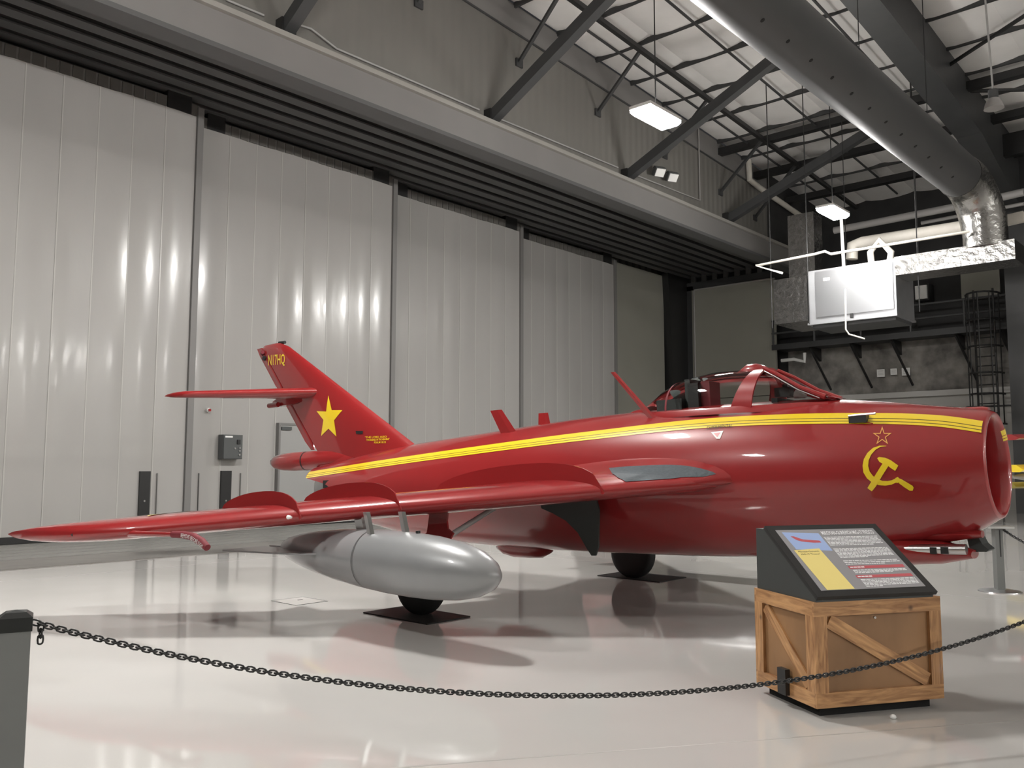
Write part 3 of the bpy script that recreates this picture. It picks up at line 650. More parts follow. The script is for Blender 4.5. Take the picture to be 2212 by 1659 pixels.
# grey walk patch on the starboard root
def zc2(x, y): return (1280+x/3.687, 760+y/3.687)
wp = [zc2(*p) for p in ((130, 930), (400, 912), (700, 908), (870, 940), (985, 980), (700, 1008), (430, 1030), (262, 1040), (200, 1006))]
def px2wing(px, py):                                   # first meeting of the ray with the upper surface, from the tip side
    pv = None
    for y in np.linspace(1.9, .5, 281):
        q_, _y, z = sym(px, py, y); le, te = wLE(y), wTE(y); le = min(le, fil(y)[0]) if y < 1.02 else le; f = z-(rtop(q_, y) if le+.015 < q_ < te else -9)
        if pv is not None and f <= 0: break
        pv = f
    return q_, y
pts = []
for p in wp: pts.append(px2wing(*p))
v, f = bmesh2d([pts], .06)
raw('walk_patch', [L(s, y, rtop(s, y)+.006) for s, y in v], f, WALKM, jet)['label'] = 'dark grey non-slip walk patch'
# star on top of the starboard wing
v, f = bmesh2d([star(6.55, 3.85, .42)], .1)
raw('wing_star', [L(s, y, wtop(s, y)+.006) for s, y in v], f, YEL, jet)
obj('wing_light', MB().tube([L(5.10, 3.46, 1.05), L(5.05, 3.46, 1.05)], [.02, .012], 8), WHITE, jet)
obj('tip_light', MB().tube([L(6.86, 4.66, .93), L(6.74, 4.66, .93)], [.035, .02], 10), BLKM, jet)
# pitot boom with cover streamer
def onlat(px, py, y): return L(*sym(px, py, y))
b0 = sym(118, 1163, 4.5); 
bm_ = obj('pitot_boom', MB().tube([L(6.6, 4.38, .93), L(6.0, 4.36, .935), L(5.35, 4.34, .94)], [.035, .026, .02], 10), RED, jet, smooth=40)
e = (5.35, 4.34, .94)
pth = [L(5.50, 4.345, .94), L(5.32, 4.34, .94), L(5.18, 4.33, .925), L(5.06, 4.32, .885), L(4.98, 4.315, .84)]
obj('pitot_cover', MB().tube(pth, [.03, .032, .034, .036, .03], 10), DKRED, bm_, smooth=50, label='dark red streamer cover lettered in white')
def cover_text(txt, u0, u1):
    v, f = text2d(txt, 1); xs = [a[0] for a in v]; ys = [a[1] for a in v]; yh = max(ys); x0, x1 = min(xs), max(xs); P = [Vector(p) for p in pth[1:]]; o_ = []
    for x, yv in v:
        u = (u0+(x-x0)/(x1-x0)*(u1-u0))*(len(P)-1); i = min(int(u), len(P)-2); p = P[i].lerp(P[i+1], u-i); t = (P[i+1]-P[i]).normalized()
        up = Vector((0, 1, 0)).cross(t); up = -up if up.z < 0 else up
        o_.append(p + up*((yv/yh-.5)*.034) + Vector((0, .036, 0)))
    return raw('cover_lettering', o_, f, WHITE, bm_)
cover_text('REMOVE BEFORE FLIGHT', .03, .95)
# ------------------------------------------------------------------ fin and tail
def fLE(z): return 7.10+(z-1.82)*1.730
def fTE(z): return 9.61+(z-1.88)*.862
def fhinge(z): return fTE(z)-.21
def fT(z): return .115-.032*(z-1.8)
def fin_y(s, z): 
    le, te = fLE(z), fTE(z); u = min(max((s-le)/(te-le), 0), 1); return fT(z)*float(np.interp(u, [a[0] for a in AF], [a[1] for a in AF]))
def px2fin(px, py):
    y = .08
    for _ in range(8): s, _y, z = sym(px, py, y); y = fin_y(s, z)
    return s, z
def fsec(z, le, te, t0, t1=None, zz=None):            # from leading edge to cut te with local thickness
    n = 12; up = []
    for i in range(n+1):
        u = (i/n)**1.6; s = le+u*(te-le); up.append((s, fin_y(s, z)*t0))
    return [L(s, y, z) for s, y in up] + [L(s, -y, z) for s, y in up[::-1][:-1]]
FZ = [1.55, 1.8, 2.1, 2.4, 2.7, 3.0, 3.3, 3.5, 3.6]
rings = [fsec(z, fLE(z), fhinge(z)-.01, 1) for z in FZ]
for z, a, b, k in ((3.65, .04, .0, .85), (3.685, .14, .02, .6), (3.70, .25, .06, .25)): rings.append(fsec(z, fLE(min(z, 3.65))+a, fhinge(min(z, 3.62))-b, k))
fin = obj('tail_fin', MB().loft(rings), RED, jet, smooth=50)
def rudder(z0, z1, top):
    rr = []
    dfl = math.tan(math.radians(4))
    zs = list(np.linspace(z0, z1, 7))
    for i, z in enumerate(zs):
        h, te = fhinge(z)+.012, fTE(z); k = 1.0
        if i == 0: h += .05; te -= .05; k = .6
        if i == len(zs)-1 and top: te -= .03; k = .6
        t = fin_y(h, z)*k; n = 6; up = []
        for j in range(n+1):
            u = j/n; s = h+u*(te-h); up.append((s, max(.006, t*(1-u)**.8*(1 if j else .55))))
        rr.append([L(s, y - (s-h)*dfl, z) for s, y in up] + [L(s, -y - (s-h)*dfl, z) for s, y in up[::-1]])
    return obj('rudder', MB().loft(rr), RED, jet, smooth=50)
rudder(1.90, 2.72, False); rudder(2.86, 3.67, True)
obj('fin_tip_probe', MB().tube([L(10.46, 0, 3.695), L(10.30, 0, 3.685)], .026, 10), BLKM, fin)
obj('fin_beacon', MB().tube([L(10.93, .0, 3.58), L(10.85, .06, 3.58)], [.05, .03], 10), DKRED, fin)
obj('fin_hatch', MB().tube([L(10.84, .02, 3.48), L(10.84, .052, 3.48)], .04, 10), BLKM, fin)
def tsec(y, sg):
    k = (y-.04)/1.5; le = 9.28+1.36*k; te = 10.42+.72*k; t = .085-.035*k
    if y > 1.42:
        u = (y-1.42)/.18; q = max(0, 1-u**2.4)**(1/2.2); le += (te-.12-le)*(1-q)*.9; te -= .03*(1-q); t *= max(.45, q**.6)
    return sec(sg*y, le, te, 2.79-.008*y, t, t)
TY = [.0, .2, .5, .9, 1.2, 1.42, 1.5, 1.55, 1.58, 1.597]
for sg in (1, -1): obj('tailplane', MB().loft([tsec(y, sg) for y in TY]), RED, jet, smooth=50)
obj('elevator_fairing', MB().loft([[L(s, y*w, 2.70+z*h) for y, z in ((-1, -1), (1, -1), (1, 1), (-1, 1))] for s, w, h in ((9.7, .05, .02), (9.9, .09, .06), (10.4, .09, .06), (10.55, .06, .03))]), RED, jet, smooth=30)
obj('elevator_actuator', MB().tube([L(10.3, .12, 2.66), L(10.56, .12, 2.66)], .04, 10), RED, jet, smooth=40)
# bullet fairing below the rudder
bl = [(8.3, .02), (8.6, .09), (9.0, .125), (9.5, .135), (10.0, .135), (10.3, .125), (10.5, .10), (10.62, .055), (10.66, .012)]
bf = obj('tail_bullet', MB().loft([[L(s, r*math.cos(2*math.pi*k/24), 1.735+.005*(s-9)+1.1*r*math.sin(2*math.pi*k/24)) for k in range(24)] for s, r in bl]), RED, jet, smooth=50)
obj('bullet_joint', MB().loft([[L(s, .137*math.cos(2*math.pi*k/24), 1.737+.1505*math.sin(2*math.pi*k/24)) for k in range(24)] for s in (9.66, 9.69)], False, False), BLKM, bf)
obj('tail_fairing', MB().loft([[L(s, .75*r*math.cos(2*math.pi*k/20), zc+r*math.sin(2*math.pi*k/20)) for k in range(20)] for s, r, zc in ((8.0, .10, 1.72), (8.7, .15, 1.68), (9.2, .14, 1.66), (9.45, .08, 1.68))]), RED, jet, smooth=50)
obj('airbrake_actuator', MB().box(8.55-S0, 8.72-S0, .36, .41, 1.31, 1.42), BLKM, jet)
# fin markings
fs5 = [(710, 854), (717, 886), (740, 886), (722, 908), (727, 943), (710, 926), (694, 942), (699, 907), (684, 888), (705, 889)]
def fin_decal(name, poly, m, off=.004):
    c_ = tuple(np.mean([px2fin(*p) for p in poly], axis=0)); pp_ = [px2fin(*p) for p in poly]; v, f = bmesh2d([[c_, pp_[k], pp_[(k+1) % len(pp_)]] for k in range(len(pp_))], .1); return raw(name, [L(s, fin_y(s, z)+off, z) for s, z in v], f, m, jet)
fin_decal('tail_star', fs5, YEL)
px_text('registration', 'N17HQ', (580, 789), (616, 786), 22, YEL, surf='fin', bold=.012)
for i, (t, a, b) in enumerate((('"THE LORD ALSO THUNDERED', (789, 947), (836, 945)), ('THUNDERED IN THE HEAVENS"', (792, 952.5), (842, 950.5)), ('PSALM 18:13', (809, 958), (834, 957)))):
    px_text('tail_verse', ('"THE LORD ALSO', 'THUNDERED IN THE HEAVENS"', 'PSALM 18:13')[i], a, b, 4.2, YEL, surf='fin', bold=.01)
fin_decal('fin_vent', [(769, 931), (785, 931), (784, 937), (770, 937)], BLKM, .008)
# ------------------------------------------------------------------ cockpit
def arch(s, w, h, zb, n=18, p=2.0):
    out = []
    for i in range(n+1):
        t = math.pi*i/n; c, q = math.cos(t), math.sin(t); out.append(L(s, w*math.copysign(abs(c)**(2/p), c), zb+h*abs(q)**(2/p)))
    return out
CA = [(2.06, .385, .395, 1.965), (2.3, .40, .41, 1.975), (2.6, .40, .405, 1.985), (2.9, .375, .36, 1.99), (3.15, .32, .26, 2.0), (3.35, .22, .12, 2.01), (3.45, .12, .05, 2.02)]
can = obj('canopy', MB().loft([arch(*a) for a in CA], False, False, closed=False), GLASS, jet, smooth=60, label='clear bubble canopy')
WS = [(1.42, .20, .03, 2.0), (1.6, .265, .135, 1.985), (1.8, .325, .26, 1.975), (2.03, .382, .39, 1.965)]
ws = obj('windscreen', MB().loft([arch(*a, p=2.25) for a in WS], False, False, closed=False), GLASS, jet, smooth=60, label='clear windscreen')
def strip(pts, w, t, m, parent, name):                 # flat bar following a path
    return obj(name, MB().tube(pts, w, 6), m, parent, smooth=40)
def arch_band(s0, s1, grow, name, parent, m=RED):
    f = hermite([a[0] for a in WS[:3]]+[a[0] for a in CA], [a[1:] for a in WS[:3]]+[a[1:] for a in CA])
    rr = []
    for s, g in ((s0, 0), (s0, grow), (s1, grow), (s1, 0)):
        w, h, zb = f(s); rr.append(arch(s, w+g, h+g, zb, 20, 2.1))
    return obj(name, MB().loft(rr, False, False, closed=False), m, parent, smooth=35)
bw_ = MB()
# slanted main bow between windscreen and sliding hood
rr = []
for ds, g in ((-.06, -.004), (-.06, .016), (.055, .016), (.055, -.004)):
    a = arch(2.05, .388+g, .398+g, 1.965, 24, 2.1); rr.append([(p[0]+ds*(1+.9*(1-max(0, (p[2]-1.965)/.4)))+.10*(1-(p[2]-1.965)/.4), p[1], p[2]) for p in a])
obj('canopy_bow', bw_.loft(rr, False, False, closed=False), RED, jet, smooth=35)
arch_band(2.985, 3.01, .004, 'rear_bow', jet, DKRED)
for sg in (1, -1):
    obj('windscreen_bar', MB().tube([L(1.40, sg*.19, 2.03), L(1.62, sg*.205, 2.135), L(1.85, sg*.19, 2.285), L(2.0, sg*.15, 2.365)], [.028, .02, .018, .02], 8), RED, jet, smooth=40)
    obj('windscreen_seal', MB().tube([L(1.44, sg*.225, 2.02), L(1.64, sg*.232, 2.115), L(1.86, sg*.222, 2.262), L(1.98, sg*.19, 2.33)], .006, 6), ALU, jet, smooth=40)
    obj('canopy_rail', MB().loft([[L(s, sg*(w+a), z+b) for a, b in ((.028, -.08), (.012, -.03), (-.0, -.012), (-.03, -.02))] for s, w, z in ((1.36, .24, 1.985), (1.6, .30, 2.0), (2.0, .385, 2.0), (2.2, .41, 2.005), (2.6, .41, 2.01), (3.0, .37, 2.015), (3.3, .26, 2.03), (3.6, .10, 2.045))]), RED, jet, smooth=40)
obj('windscreen_base', MB().loft([[L(s, y, z+dz) for y in np.linspace(-w, w, 7)] for s, w, z, dz in ((1.30, .12, 2.0, .01), (1.38, .2, 2.02, .02), (1.46, .2, 2.04, .02))], False, False, closed=False), RED, jet, smooth=40)
obj('canopy_fairing', MB().loft([[L(s, w*math.cos(t), 2.355+h*math.sin(t)) for t in np.linspace(0, math.pi, 11)] for s, w, h in ((2.02, .02, .01), (2.06, .075, .05), (2.14, .09, .085), (2.24, .085, .085), (2.32, .06, .03), (2.36, .02, .005))]), RED, jet, smooth=50)
obj('canopy_tail', MB().loft([[L(s, w*math.cos(t), 2.02+h*math.sin(t)) for t in np.linspace(0, math.pi, 11)] for s, w, h in ((3.36, .20, .085), (3.55, .13, .06), (3.75, .03, .012))]), RED, jet, smooth=50)
obj('cockpit_tub', MB().loft([[L(s, y, z) for y, z in ((-.28, 1.95), (-.28, 1.72), (.28, 1.72), (.28, 1.95), (.27, 1.95), (.27, 1.73), (-.27, 1.73), (-.27, 1.95))] for s in (1.75, 3.1)]), BLKM, jet)
st = obj('ejection_seat', MB().box(2.72-S0, 2.84-S0, -.17, .17, 1.9, 2.29), BLKM, jet)
obj('headrest', MB().box(2.62-S0, 2.72-S0, -.11, .11, 2.05, 2.30), DKRED, st); obj('seat_rail', MB().box(2.84-S0, 2.9-S0, -.12, .12, 1.9, 2.34), DKGREEN, st)
obj('equipment_tray', MB().box(2.9-S0, 3.2-S0, -.2, .2, 1.95, 2.14), DKGREEN, jet)
obj('instrument_panel', MB().box(1.86-S0, 1.92-S0, -.2, .2, 1.9, 2.06), BLKM, jet)
gs = obj('gun_sight', MB().box(1.80-S0, 1.95-S0, -.06, .06, 2.08, 2.17), BLKM, jet); obj('reflector', MB().tube([L(1.84, 0, 2.17), L(1.84, 0, 2.2)], .05, 10), BLKM, gs)
obj('cockpit_lamp', MB().tube([L(1.62, .1, 2.06), L(1.72, .1, 2.09)], [.02, .045], 10), PIPEG, jet, smooth=50)
# ------------------------------------------------------------------ antennas, probes
def blade(name, root, tip, c0, c1, t, m=RED):
    a = np.array(root); b = np.array(tip)
    return obj(name, MB().loft([[L(p[0]+u*c, p[1]+v*t*k, p[2]) for u, v in ((0, 0), (.35, 1), (1, 0), (.35, -1))] for p, c, k in ((a, c0, 1), (b, c1, .6))]), m, jet)
def fpt(px, py): s, z = px2fus(px, py); return (s, fus_y(s, z), z)
r_ = fpt(1412, 905); tp = sym(1324, 804, r_[1]-.02)
blade('mast_antenna', (r_[0]-.06, r_[1]-.03, r_[2]-.04), (tp[0]-.03, tp[1], tp[2]), 0.095, .06, .018)
r_ = fpt(1103, 934); tp = sym(1072, 886, r_[1])
blade('blade_antenna', (r_[0]-.1, r_[1]-.02, r_[2]-.03), (tp[0]-.09, tp[1], tp[2]), .26, .19, .016)
tp = sym(1186, 891, -.15); blade('blade_antenna', (4.92, -.15, 1.98), (4.96, -.15, tp[2]), .2, .15, .012)
r_ = fpt(1855, 905)
pb = obj('gun_camera', MB().box(r_[0]-.08-S0, r_[0]+.07-S0, r_[1]-.03, r_[1]+.05, r_[2]-.035, r_[2]+.03), BLKM, jet); obj('probe', MB().tube([L(r_[0]+.07, r_[1]+.045, r_[2]+.03), L(r_[0]-.16, r_[1]+.045, r_[2]+.034)], .009, 6), ALU, pb)
obj('probe_base', MB().loft([[L(r_[0]+.13*math.cos(t), r_[1]+k, r_[2]-.05+.022*math.sin(t)) for t in np.linspace(0, 2*math.pi, 14)[:-1]] for k in (-.02, .03)]), RED, pb)
# ------------------------------------------------------------------ guns and belly
obj('gun_fairing', MB().loft([[L(s, .16+w*math.cos(t), zc+h*math.sin(t)) for t in np.linspace(0, 2*math.pi, 17)[:-1]] for s, w, zc, h in ((.26, .12, .64, .035), (.5, .17, .65, .10), (.9, .20, .66, .14), (1.6, .2, .68, .15), (2.3, .12, .66, .10))]), RED, jet, smooth=50)
g0 = sym(2088, 1187, .3); g1 = sym(1998, 1189, .3)
gun = obj('cannon', MB().tube([L(g0[0], .3, g0[2]), L(g1[0]+.35, .3, g1[2])], .043, 16), ALU, jet, smooth=40, label='bare metal cannon barrel')
for u0, u1 in ((.16, .32), (.42, .6)):
    p0 = g1+(g0-g1)*u0*1.0; p1 = g1+(g0-g1)*u1; obj('muzzle_slot', MB().box(p1[0]-S0, p0[0]-S0, .3, .346, p0[2]-.027, p0[2]+.027), BLKM, gun)
obj('blast_panel', MB().prism([L(*sym(px, py, .12)) for px, py in ((2088, 1160), (2112, 1158), (2122, 1176), (2136, 1188), (2132, 1192), (2096, 1192))], (0, -.2, 0)), DKGREEN, jet)
obj('nose_light_cover', MB().loft([[L(s, w*math.cos(t), 1.80+h*math.sin(t)) for t in np.linspace(0, math.pi, 9)] for s, w, h in ((.10, .06, .045), (.14, .09, .055), (.3, .10, .06), (.5, .05, .05))]), RED, jet, smooth=50)
obj('nose_step', MB().loft([[L(s, .12+w*math.cos(t), .80+h*math.sin(t)) for t in np.linspace(0, 2*math.pi, 13)[:-1]] for s, w, h in ((.2, .06, .03), (.45, .16, .07), (.9, .16, .08))]), RED, jet, smooth=50)
obj('belly_fairing', MB().loft([[L(s, w*math.cos(t), .56+h*math.sin(t)) for t in np.linspace(0, 2*math.pi, 21)[:-1]] for s, w, h in ((4.82, .03, .02), (4.87, .10, .08), (4.98, .14, .135), (5.15, .15, .145), (5.4, .15, .145), (5.55, .13, .12), (5.66, .08, .07), (5.70, .03, .02))]), RED, jet, smooth=50)
# ------------------------------------------------------------------ undercarriage
def wheel(s, y, r, w, name='wheel'):
    prof = [(-.5, .55), (-.5, .82), (-.42, .94), (-.25, .99), (0, 1), (.25, .99), (.42, .94), (.5, .82), (.5, .55)]
    n = 36; zg = ground_z(s)
    t = obj(name, MB().loft([[L(s+r*q*math.cos(2*math.pi*k/n), y+u*w, zg+r+r*q*math.sin(2*math.pi*k/n)) for k in range(n)] for u, q in prof]), BLACK, jet, smooth=45)
    obj('hub', MB().loft([[L(s+r*q*math.cos(2*math.pi*k/20), y+u*w, zg+r+r*q*math.sin(2*math.pi*k/20)) for k in range(20)] for u, q in ((-.42, .5), (-.45, .2), (.45, .2), (.42, .5))]), DKGREEN, t, smooth=40); return zg+r
def ground_z(s): return (s-S0)*math.tan(PPIT)            # floor height in the jet's own frame
for sg in (1, -1):
    ys = 1.94*sg; zr = wheel(5.0, ys, .33, .17, 'main_wheel')
    obj('gear_leg', MB().tube([L(4.58, sg*2.04, 1.15), L(4.62, sg*2.04, .75), L(4.85, sg*2.03, zr+.05), L(5.0, sg*2.03, zr)], [.06, .055, .045, .04], 12), ALU, jet, smooth=40)
    obj('axle', MB().tube([L(5.0, sg*2.05, zr), L(5.0, ys, zr)], .04, 10), ALU, jet)
    dp = [sym(px, py, 2.1) for px, py in ((934, 1085), (972, 1085), (968, 1125), (970, 1142), (982, 1152), (968, 1178), (960, 1190), (918, 1180), (913, 1158), (925, 1150))]
    obj('gear_door', MB().prism([L(p[0], sg*2.10, p[2]) for p in dp], (0, sg*.02, 0)), RED, jet)
    p0 = sym(972, 1157, 2.04); p1 = sym(1068, 1097, 1.55)
    obj('side_brace', MB().tube([L(p0[0], sg*p0[1], p0[2]), L(p1[0], sg*p1[1], p1[2])], .028, 10), PIPEG, jet, smooth=40)
    iw = [sym(px, py, .86) for px, py in ((1168, 1082), (1290, 1076), (1296, 1100), (1295, 1180), (1289, 1200), (1280, 1200), (1272, 1188), (1250, 1150), (1225, 1125), (1195, 1108), (1172, 1098))]
    obj('inner_gear_door', MB().prism([L(p[0], sg*.86, p[2]) for p in iw], (0, sg*.02, 0)), DKGREEN, jet, label='dark grey inner gear door hanging open')
    # drop tank
    ty = 2.9*sg; n = 36
    def axz(s): return .575+(s-3.04)*.050
    prof = [(3.035, .01), (3.06, .06), (3.13, .125), (3.27, .19), (3.48, .238), (3.75, .266), (4.05, .277), (4.35, .276), (4.7, .262), (5.05, .236), (5.4, .198), (5.65, .158), (5.85, .112), (5.95, .07), (5.99, .02)]
    tk = obj('drop_tank', MB().loft([[L(s, ty+r*math.cos(2*math.pi*k/n), axz(s)+r*math.sin(2*math.pi*k/n)) for k in range(n)] for s, r in prof]), SILV, jet, smooth=60, label='silver grey teardrop fuel tank')
    obj('tank_seam', MB().loft([[L(s, ty+.2775*math.cos(2*math.pi*k/n), axz(4.56)+.2715*math.sin(2*math.pi*k/n)*.9895) for k in range(n)] for s in (4.553, 4.562)], False, False), BOXG, tk)
    for w in (1, -1):
        obj('tank_fin', MB().prism([L(5.12, ty+w*.2, axz(5.3)), L(5.2, ty+w*.36, axz(5.35)), L(6.38, ty+w*.46, axz(5.5)), L(6.3, ty+w*.03, axz(5.75))], (0, 0, .016)), SILV, tk)
    obj('filler_cap', MB().tube([L(3.98, ty, axz(3.98)+.27), L(3.98, ty, axz(3.98)+.295)], .02, 8), BLKM, tk)
    for s, dy, wd_, dz in ((4.47, .12, .05, 1.02), (4.13, .0, .05, 1.02), (4.8, -.06, .1, 1.02)):
        obj('tank_strut', MB().loft([[L(s+du+a*wd_, ty+dy*1.0+b*.016, z) for a, b in ((-1, 0), (-.3, 1), (1, 0), (-.3, -1))] for z, du in ((axz(s)+.24, 0), (dz+.06, .06))]), ALU, tk)
# nose gear
zr = wheel(1.62, 0, .24, .14, 'nose_wheel')
obj('nose_leg', MB().tube([L(1.45, 0, .75), L(1.52, 0, .5), L(1.62, .1, zr)], [.05, .045, .03], 10), ALU, jet, smooth=40)
obj('nose_gear_door', MB().prism([L(1.25, .22, .62), L(1.95, .22, .60), L(1.9, .26, .34), L(1.3, .26, .36)], (0, .015, 0)), RED, jet)
# ================================================================== THINGS ON THE FLOOR
def pad(x0, x1, y0, y1, lab):
    o = box('rubber_mat', MATB, x0, x1, y0, y1, 0, .012); tag(o, lab, 'mat', 'black mats under the wheels')
pad(5.72, 6.30, 6.27, 7.24, 'black rubber mat under the main wheel beside the silver tank'); pad(9.78, 10.44, 6.28, 7.28, 'black rubber mat under the far main wheel'); pad(7.7, 8.3, 2.9, 3.85, 'black rubber mat under the nose wheel')
# ------------------------------------------------------------------ crate
c0 = hit(1765, 1532, 2, .06); c1 = hit(2040, 1508, 2, .06); c2 = hit(1627, 1475, 2, .06)
cx = (c1-c0)/np.linalg.norm(c1-c0); cw = float(np.linalg.norm(c1-c0)); cy_ = np.array([-cx[1], cx[0], 0]); cd = float((c2-c0)@cy_)
crate = empty('display_crate', (c0[0], c0[1], 0), 'stained pine crate with diagonal boards carrying the information console', 'crate')
crate.rotation_euler = (0, 0, math.atan2(cx[1], cx[0]))
zt = float(hitplane(1752, 1301, c0, np.array([-c0[0], -c0[1], 0])/np.linalg.norm(c0[:2]))[2])
print('crate', cw, cd, zt)
T, BW = .022, .088
box('side_panel', PLY, T, cw-T, T, T+.012, .08, zt-.01, crate); box('side_panel', PLY, T, T+.012, T, cd-T, .08, zt-.01, crate); box('side_panel', PLY, cw-T-.012, cw-T, T, cd-T, .08, zt-.01, crate); box('side_panel', PLY, T, cw-T, cd-T-.012, cd-T, .08, zt-.01, crate)
box('top_board', WOOD, T, cw-T, T, cd-T, zt-.03, zt-.004, crate)
for yy in (0, cd-T):
    box('board', WOOD, 0, cw, yy, yy+T, .06, .06+BW, crate); box('board', WOOD, 0, cw, yy, yy+T, zt-BW, zt, crate)
def upright(x0, x1, y0, y1):                            # grain runs along local x, so build lying down
    ww, dd, hh = x1-x0, y1-y0, zt-2*BW-.06
    o = obj('board', MB().box(0, hh, 0, max(ww, dd) if ww > dd else dd, 0, min(ww, dd)) if False else MB().box(0, hh, -ww, 0, 0, dd), WOOD, crate)
    o.matrix_local = Matrix(((0, -1, 0, x0), (0, 0, 1, y0), (1, 0, 0, .06+BW), (0, 0, 0, 1))); o.matrix_local = Matrix(((0, -1, 0, x0), (0, 0, 1, y0), (1, 0, 0, .06+BW), (0, 0, 0, 1)))
for x0 in (0, cw-BW):
    for yy in (0, cd-T): upright(x0, x0+BW, yy, yy+T)
for xx in (0, cw-T):
    for z0 in (.06, zt-BW):
        o = obj('board', MB().box(0, cd-2*T, -T, 0, 0, BW), WOOD, crate); o.matrix_local = Matrix(((0, -1, 0, xx), (1, 0, 0, T), (0, 0, 1, z0), (0, 0, 0, 1)))
    for y0 in (T, cd-T-BW*.8): upright(xx, xx+T, y0, y0+BW*.8)
def diag(a, b, nrm, wdt, shrink=0):
    a = Vector(a); b = Vector(b); t = (b-a).normalized(); n = Vector(nrm); s = n.cross(t); ln = (b-a).length
    o = obj('diagonal_board', MB().box(0, ln, -wdt/2, wdt/2, 0, .014), WOOD, crate)
    o.matrix_local = Matrix(((t.x, s.x, n.x, a.x), (t.y, s.y, n.y, a.y), (t.z, s.z, n.z, a.z), (0, 0, 0, 1)))
diag((BW+.02, T, zt-BW-.03), (cw-BW-.02, T, .06+BW+.03), (0, -1, 0), .085); diag((T, cd-T-BW*.8-.02, zt-BW-.02), (T, T+BW*.8+.0, .06+BW+.03), (-1, 0, 0), .078)
box('gap_shadow_block', SOFF, .06, cw-.06, .06, cd-.06, .0, .085, crate)  # black block stands in for the shadow gap under the raised crate
obj('knob', MB().tube([(cw*.46, 0, zt-BW-.02), (cw*.46, -.012, zt-BW-.02)], .008, 10), ALU, crate)
hk = obj('chain_hook', MB().box(-.03, .004, cd*.42, cd*.42+.09, .07, .23), BLKM, crate, label='black plastic chain hook on the crate side')
# ------------------------------------------------------------------ information console
con = empty('information_console', (0, 0, 0), 'sloping dark information console with printed aircraft panel standing on the crate', 'information panel')
con.matrix_world = Matrix.Translation((c0[0], c0[1], zt)) @ Matrix.Rotation(math.atan2(cx[1], cx[0]), 4, 'Z')
hb = .40
y_top = cd*.80
obj('housing', MB().prism([(.012, -.005, 0.0), (.012, cd-.02, 0.0), (.012, cd-.02, hb), (.012, y_top, hb), (.012, -.005, .03)], (cw-.07, 0, 0)), CONS, con)
sl = Vector((0, y_top+.005, hb-.03)); sl_l = sl.length; su = sl.normalized(); nn = Vector((1, 0, 0)).cross(su)
pw, ph = cw-.05, sl_l+.03
scr = empty('panel_board', (0, 0, 0)); scr.parent = con
scr.matrix_local = Matrix(((1, su.x, nn.x, 0.004), (0, su.y, nn.y, -.005-su.y*.02), (0, su.z, nn.z, .03-su.z*.02), (0, 0, 0, 1)))
box('frame', BLKM, 0, pw, 0, ph, -.004, .022, scr)
box('printed_sheet', mat('grey_print', (.30, .293, .305), .3, coat=.4), .055, pw-.055, .05, ph-.05, .022, .024, scr)
def P2(u, v): return (.055+u*(pw-.11), .05+v*(ph-.1))
def flat(name, polys, m, h):
    v, f = bmesh2d(polys, 9); return raw(name, [(x, y, h) for x, y in v], f, m, scr)
SKY = mat('sky_print', (.36, .48, .78), .4, coat=.4); PAPER = mat('yellow_paper', (.85, .70, .25), .6); REDP = mat('red_print', (.55, .10, .12), .4, coat=.4); WTX = mat('white_print', (.9, .9, .92), .4, coat=.4)
flat('sky_photo', [[P2(*p) for p in ((.045, .96), (.40, .93), (.40, .62), (.06, .66))]], SKY, .0245)
flat('jet_photo', [[P2(*p) for p in ((.10, .885), (.13, .885), (.20, .825), (.35, .80), (.355, .765), (.28, .765), (.17, .79), (.13, .82))]], REDP, .025)
flat('yellow_sheet', [[P2(*p) for p in ((.03, .645), (.285, .665), (.315, .005), (.055, .005))]], PAPER, .0255)
for i, (t, u) in enumerate((('Mikoyan-Gurevich', .62), ('MiG-17 "Fresco"', .575))):
    v, f = text2d(t, .021, 'CENTER'); o0 = P2(.16, u-.015); raw('sheet_heading', [(x+o0[0], y+o0[1], .0262) for x, y in v], f, INK, scr)
v, f = text2d('MIKOYAN-GUREVICH MIG-17 FRESCO', 1, bold=.02); xs = [a[0] for a in v]; ys = [a[1] for a in v]; w_ = max(xs); h_ = max(ys)
a0, a1 = P2(.43, .90), P2(.97, .965)
raw('panel_title', [(a0[0]+x/w_*(a1[0]-a0[0]), a0[1]+y/h_*(a1[1]-a0[1]), .0245) for x, y in v], f, WTX, scr)
rnd = random.Random(3)
lines = MB()
def para(u0, u1, v0, v1, n, last):
    for i in range(n):
        v = v0+(v1-v0)*i/(n-1); u = u0; e = u1 if i < n-1 else u0+(u1-u0)*last
        while u < e-.01:
            wl_ = min(rnd.uniform(.012, .05), e-u); a = P2(u, v); b = P2(u+wl_, v); lines.box(a[0], b[0], a[1], a[1]+.0062, .024, .0246); u += wl_+.007
para(.42, .97, .85, .71, 7, .8); para(.42, .97, .645, .50, 8, .5); para(.42, .97, .44, .385, 3, .7); para(.44, .97, .285, .245, 3, .7); para(.44, .97, .135, .03, 6, .3)
o = obj('body_text', lines, WTX, scr); o['kind'] = 'stuff'
for v0 in (.315, .165):
    flat('heading_bar', [[P2(*p) for p in ((.42, v0+.045), (.97, v0+.045), (.97, v0), (.42, v0))]], REDP, .0245)
    hl = MB(); u = .435
    for k in range(4):
        a = P2(u, v0+.015); b = P2(u+.03, v0); hl.box(a[0], b[0], a[1], a[1]+.009, .0245, .025); u += .036
    obj('heading_text', hl, WTX, scr)
